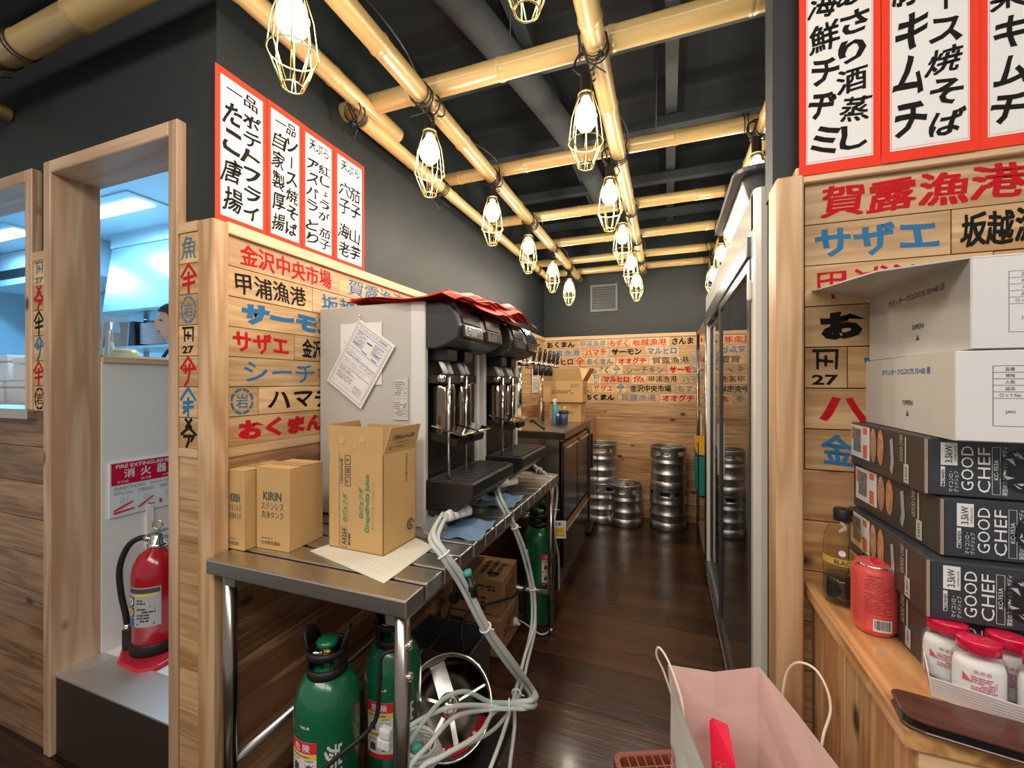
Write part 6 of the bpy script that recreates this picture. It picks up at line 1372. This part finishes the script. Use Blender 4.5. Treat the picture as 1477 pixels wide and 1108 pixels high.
ut = thing('utensil_tub', 'clear plastic tub full of utensils behind the partition', 'tub', (-2.47,1.19,1.466)); obj('shell', loft(MB(), [(rr_(-.06,.06,-.05,.05,.015),0),(rr_(-.068,.068,-.058,.058,.018),.20)]), Mclear, ut); obj('lid', loft(MB(), [(rr_(-.072,.072,-.062,.062,.018),.19),(rr_(-.072,.072,-.062,.062,.018),.205)]), Mclear, ut)
r = random.Random(6)
for k in range(9): obj('utensil', MB().tube([(r.uniform(-.04,.04),r.uniform(-.03,.03),.005),(r.uniform(-.04,.04),r.uniform(-.03,.03),.17)], .006, 8), (Mplate,Mgrey,Mchrome)[k % 3], ut)
bw = thing('yellow_bowl', 'upturned pale yellow bowl beside the utensil tub', 'bowl', (-2.30,1.17,1.466)); obj('dish', MB().lathe([(.055,0),(.052,.02),(.035,.035),(0,.038)], n=24), mat('bowl_yellow',(.72,.68,.35),.3), bw)
# hatch side: counter with styrofoam boxes and air conditioner slot
kt = thing('kitchen_counter', 'stainless kitchen counter behind the hatch', 'counter', (-3.1,1.35,.285)); obj('top', MB().box((-4.2,1.12,1.20),(-2.35,1.45,1.235)), Msteel, kt, w=True)
for x in (-4.1,-3.2,-2.45):
    for y_ in (1.18,1.40): obj('leg', MB().cyl((x,y_,.285),(x,y_,1.2),.02,12), Msteel, kt, w=True)
for k, (x, z, sx_, h_) in enumerate(((-3.05,1.236,.20,.12),(-3.5,1.236,.20,.12),(-3.0,1.357,.19,.12),(-3.45,1.357,.2,.14),(-3.9,1.236,.18,.25))):
    t = thing('foam_box', ['lower right white box on the counter behind the hatch','lower middle white box behind the hatch','upper right white box behind the hatch with a blue stamp','upper middle white box behind the hatch','tall white box farthest left behind the hatch'][k], 'box', (x,1.27,z)); obj('body', MB().box((-sx_,-.13,0),(sx_,.13,h_*.72)), Mplate, t, bev=.006); obj('lid', MB().box((-sx_-.004,-.134,h_*.74),(sx_+.004,.134,h_)), Mplate, t, bev=.006)
    g = MB(); fine(g, (sx_*.3,-.1310,h_*.35), X1, Z1, sx_*.6, h_*.3, 2, k); obj('stamp', g, Mlblue, t)
pr = thing('pink_ribbon', 'crumpled pink plastic tie at the left edge of the hatch', 'ribbon', at(3,580,y=1.16)); g = MB()
for k in range(7): a = k*.9; g.tube([(0,0,.0),(.02*math.cos(a),.01,.02+.03*math.sin(a)),(.035*math.cos(a+.6),.0,.03*math.sin(a+.6))], .004, 6, smooth_path=4)
obj('strand', g, mat('ribbon_pink',(.75,.2,.3),.5), pr)
ac = thing('air_conditioner', 'white duct with dark slot under the kitchen ceiling, seen through the hatch', 'air conditioner', (-6.0,2.6,2.5)); obj('casing', MB().box((-7.2,2.35,2.40),(-5.2,2.9,2.745)), Mkwall, ac, w=True); obj('slot', MB().box((-7.1,2.34,2.47),(-5.3,2.352,2.56)), Mbk, ac, w=True)
# ---------------------------------------------------------------- the cook, half hidden by the door frame
pc_ = at(262,468,y=1.74); ck = thing('person', 'cook with dark hair working in the kitchen, half hidden by the door frame', 'person', (pc_.x, pc_.y, .285), math.radians(75))
hx = 0.0; zh = pc_.z-.285
def skin(name, V, E_, m, par, sub=2):
    me = bpy.data.meshes.new(name); me.from_pydata([v[:3] for v in V], E_, []); o = bpy.data.objects.new(name, me); COL.objects.link(o); o.parent = par
    sk = o.modifiers.new('skin','SKIN'); sv = me.skin_vertices[0].data
    for i, v in enumerate(V): sv[i].radius = (v[3], v[4] if len(v) > 4 else v[3]); 
    sv[0].use_root = True; sk.use_smooth_shade = True; s_ = o.modifiers.new('sub','SUBSURF'); s_.levels = s_.render_levels = sub; me.materials.append(m); return o
# facing -x and a little to the camera, head bowed
V = [(.10,0,.80,.13,.16),(.09,0,1.0,.125,.15),(.05,0,1.18,.13,.17),(.02,0,1.27,.07,.08),(.0,0,1.32,.045,.045),
     (.05,-.17,1.22,.055),(.02,-.25,1.0,.042),(-.16,-.20,.88,.034),(-.24,-.18,.87,.028),
     (.05,.17,1.22,.055),(.02,.25,1.0,.042),(-.16,.20,.88,.034),(-.24,.18,.87,.028),
     (.10,-.09,.76,.085),(.08,-.10,.42,.06),(.10,-.10,.07,.042),(.02,-.10,.035,.04),
     (.10,.09,.76,.085),(.08,.10,.42,.06),(.10,.10,.07,.042),(.02,.10,.035,.04)]
dz = zh-.12-1.32
V = [(v[0], v[1], v[2]*(1+dz/1.32))+tuple(v[3:]) for v in V]
body = skin('body', V, [(0,1),(1,2),(2,3),(3,4),(2,5),(5,6),(6,7),(7,8),(2,9),(9,10),(10,11),(11,12),(0,13),(13,14),(14,15),(15,16),(0,17),(17,18),(18,19),(19,20)], Mshirt, ck)
hc = Vector((-.035,0,zh))
g = MB().sphere(hc, .088, .074, .112, 24, 16)
v2 = []
for x, y, z in g.v:
    p = Vector((x,y,z))-hc; f = max(0, -p.x/.088)
    if p.z < -.02: p.x *= 1-.0*f; p.y *= 1-(-p.z-.02)*2.2; 
    nose = f*math.exp(-(p.y/.016)**2)*math.exp(-((p.z+.018)/.026)**2); p.x -= .020*nose
    eye = math.exp(-((abs(p.y)-.030)/.014)**2)*math.exp(-((p.z-.010)/.012)**2)*f; p.x += .008*eye
    v2.append(tuple(p+hc))
g.v = v2; obj('head', g, Mskin, ck)
for s_ in (-1, 1):
    obj('eye', MB().sphere(hc+Vector((-.074,s_*.030,.010)), .010, .012, .006, 10, 6), Mprint, ck); obj('ear', MB().sphere(hc+Vector((.005,s_*.075,-.005)), .018, .008, .03, 12, 8), Mskin, ck)
obj('mouth', MB().sphere(hc+Vector((-.082,0,-.055)), .006, .022, .005, 10, 6), mat('lips',(.45,.15,.13),.5), ck)
g = MB().sphere(hc+Vector((.004,0,.034)), .098, .086, .102, 24, 16); g.v = [(x+max(0,(-.01-(x-hc.x)))*.35*(1 if z-hc.z < .06 else .1), y, z) for x, y, z in g.v]; obj('hair', g, Mhair, ck); obj('hair_knot', MB().sphere(hc+Vector((.11,0,-.02)), .035, .035, .045, 14, 10), Mhair, ck)
for s_ in (-1, 1):
    hp = Vector((-.26, s_*.18, .87*(1+dz/1.32))); g_ = skin('hand', [(hp.x+.02,hp.y,hp.z,.024,.018),(hp.x-.04,hp.y,hp.z-.01,.034,.014)], [(0,1)], Mskin, ck, 1)
    for k in range(4): b0 = hp+Vector((-.05,(k-1.5)*.018,-.012)); L = (.055,.065,.06,.045)[k]; obj('finger', MB().tube([b0, b0+Vector((-L*.5,0,-.008)), b0+Vector((-L*.85,0,-.03))], [.009,.008,.006], 8), Mskin, ck)
    b0 = hp+Vector((-.01,-s_*.03,-.01)); obj('thumb', MB().tube([b0, b0+Vector((-.025,-s_*.018,-.01)), b0+Vector((-.048,-s_*.018,-.022))], [.011,.010,.007], 8), Mskin, ck)
ks = 1+dz/1.32; g = MB()
obj('apron', MB().slab([(-.09,-.12,1.15*ks),(-.09,.12,1.15*ks),(-.085,.20,.85*ks),(-.085,.2,.45*ks),(-.085,-.2,.45*ks),(-.085,-.20,.85*ks)], (-.008,0,0)), Mmask, ck)
for s_ in (-1, 1): obj('apron_strap', MB().tube([(-.094,s_*.10,1.15*ks),(-.03,s_*.09,1.29*ks),(.10,s_*.07,1.27*ks),(.19,s_*.05,1.1*ks)], .010, 6, smooth_path=5), Mmask, ck)
# ---------------------------------------------------------------- ribbons of cable along the poles
t = thing('lamp_cable', 'thin black lamp cable looping along the left lamp row pole', 'cable', (-.842,.3,2.44)); p = []
for k in range(24): p.append((-.842+.045*math.cos(k*1.3), .3+k*.165, 2.445+.012*math.sin(k*2.1)))
obj('wire', MB().tube(p, .0035, 6, smooth_path=4), Mrub, t, w=True)
t = thing('lamp_cable', 'thin black lamp cable looping along the middle lamp row pole', 'cable', (-.21,.3,2.44)); obj('wire', MB().tube([(x+.632, y, z) for x, y, z in p], .0035, 6, smooth_path=4), Mrub, t, w=True)
for k, (x, y) in enumerate(((-1.1,1.0),(-.52,1.38),(-.05,2.02),(.1,1.3))):
    t = thing('hanging_wire', ['thin suspension wire above the left wall pole','thin suspension wire on the nearest crossbar','thin suspension wire on the second crossbar','thin suspension wire near the black column'][k], 'wire', (x,y,2.5), 0, 'suspension wires'); obj('wire', MB().cyl((0,0,0),(.01,0,.55),.002,6), Mbeam, t)
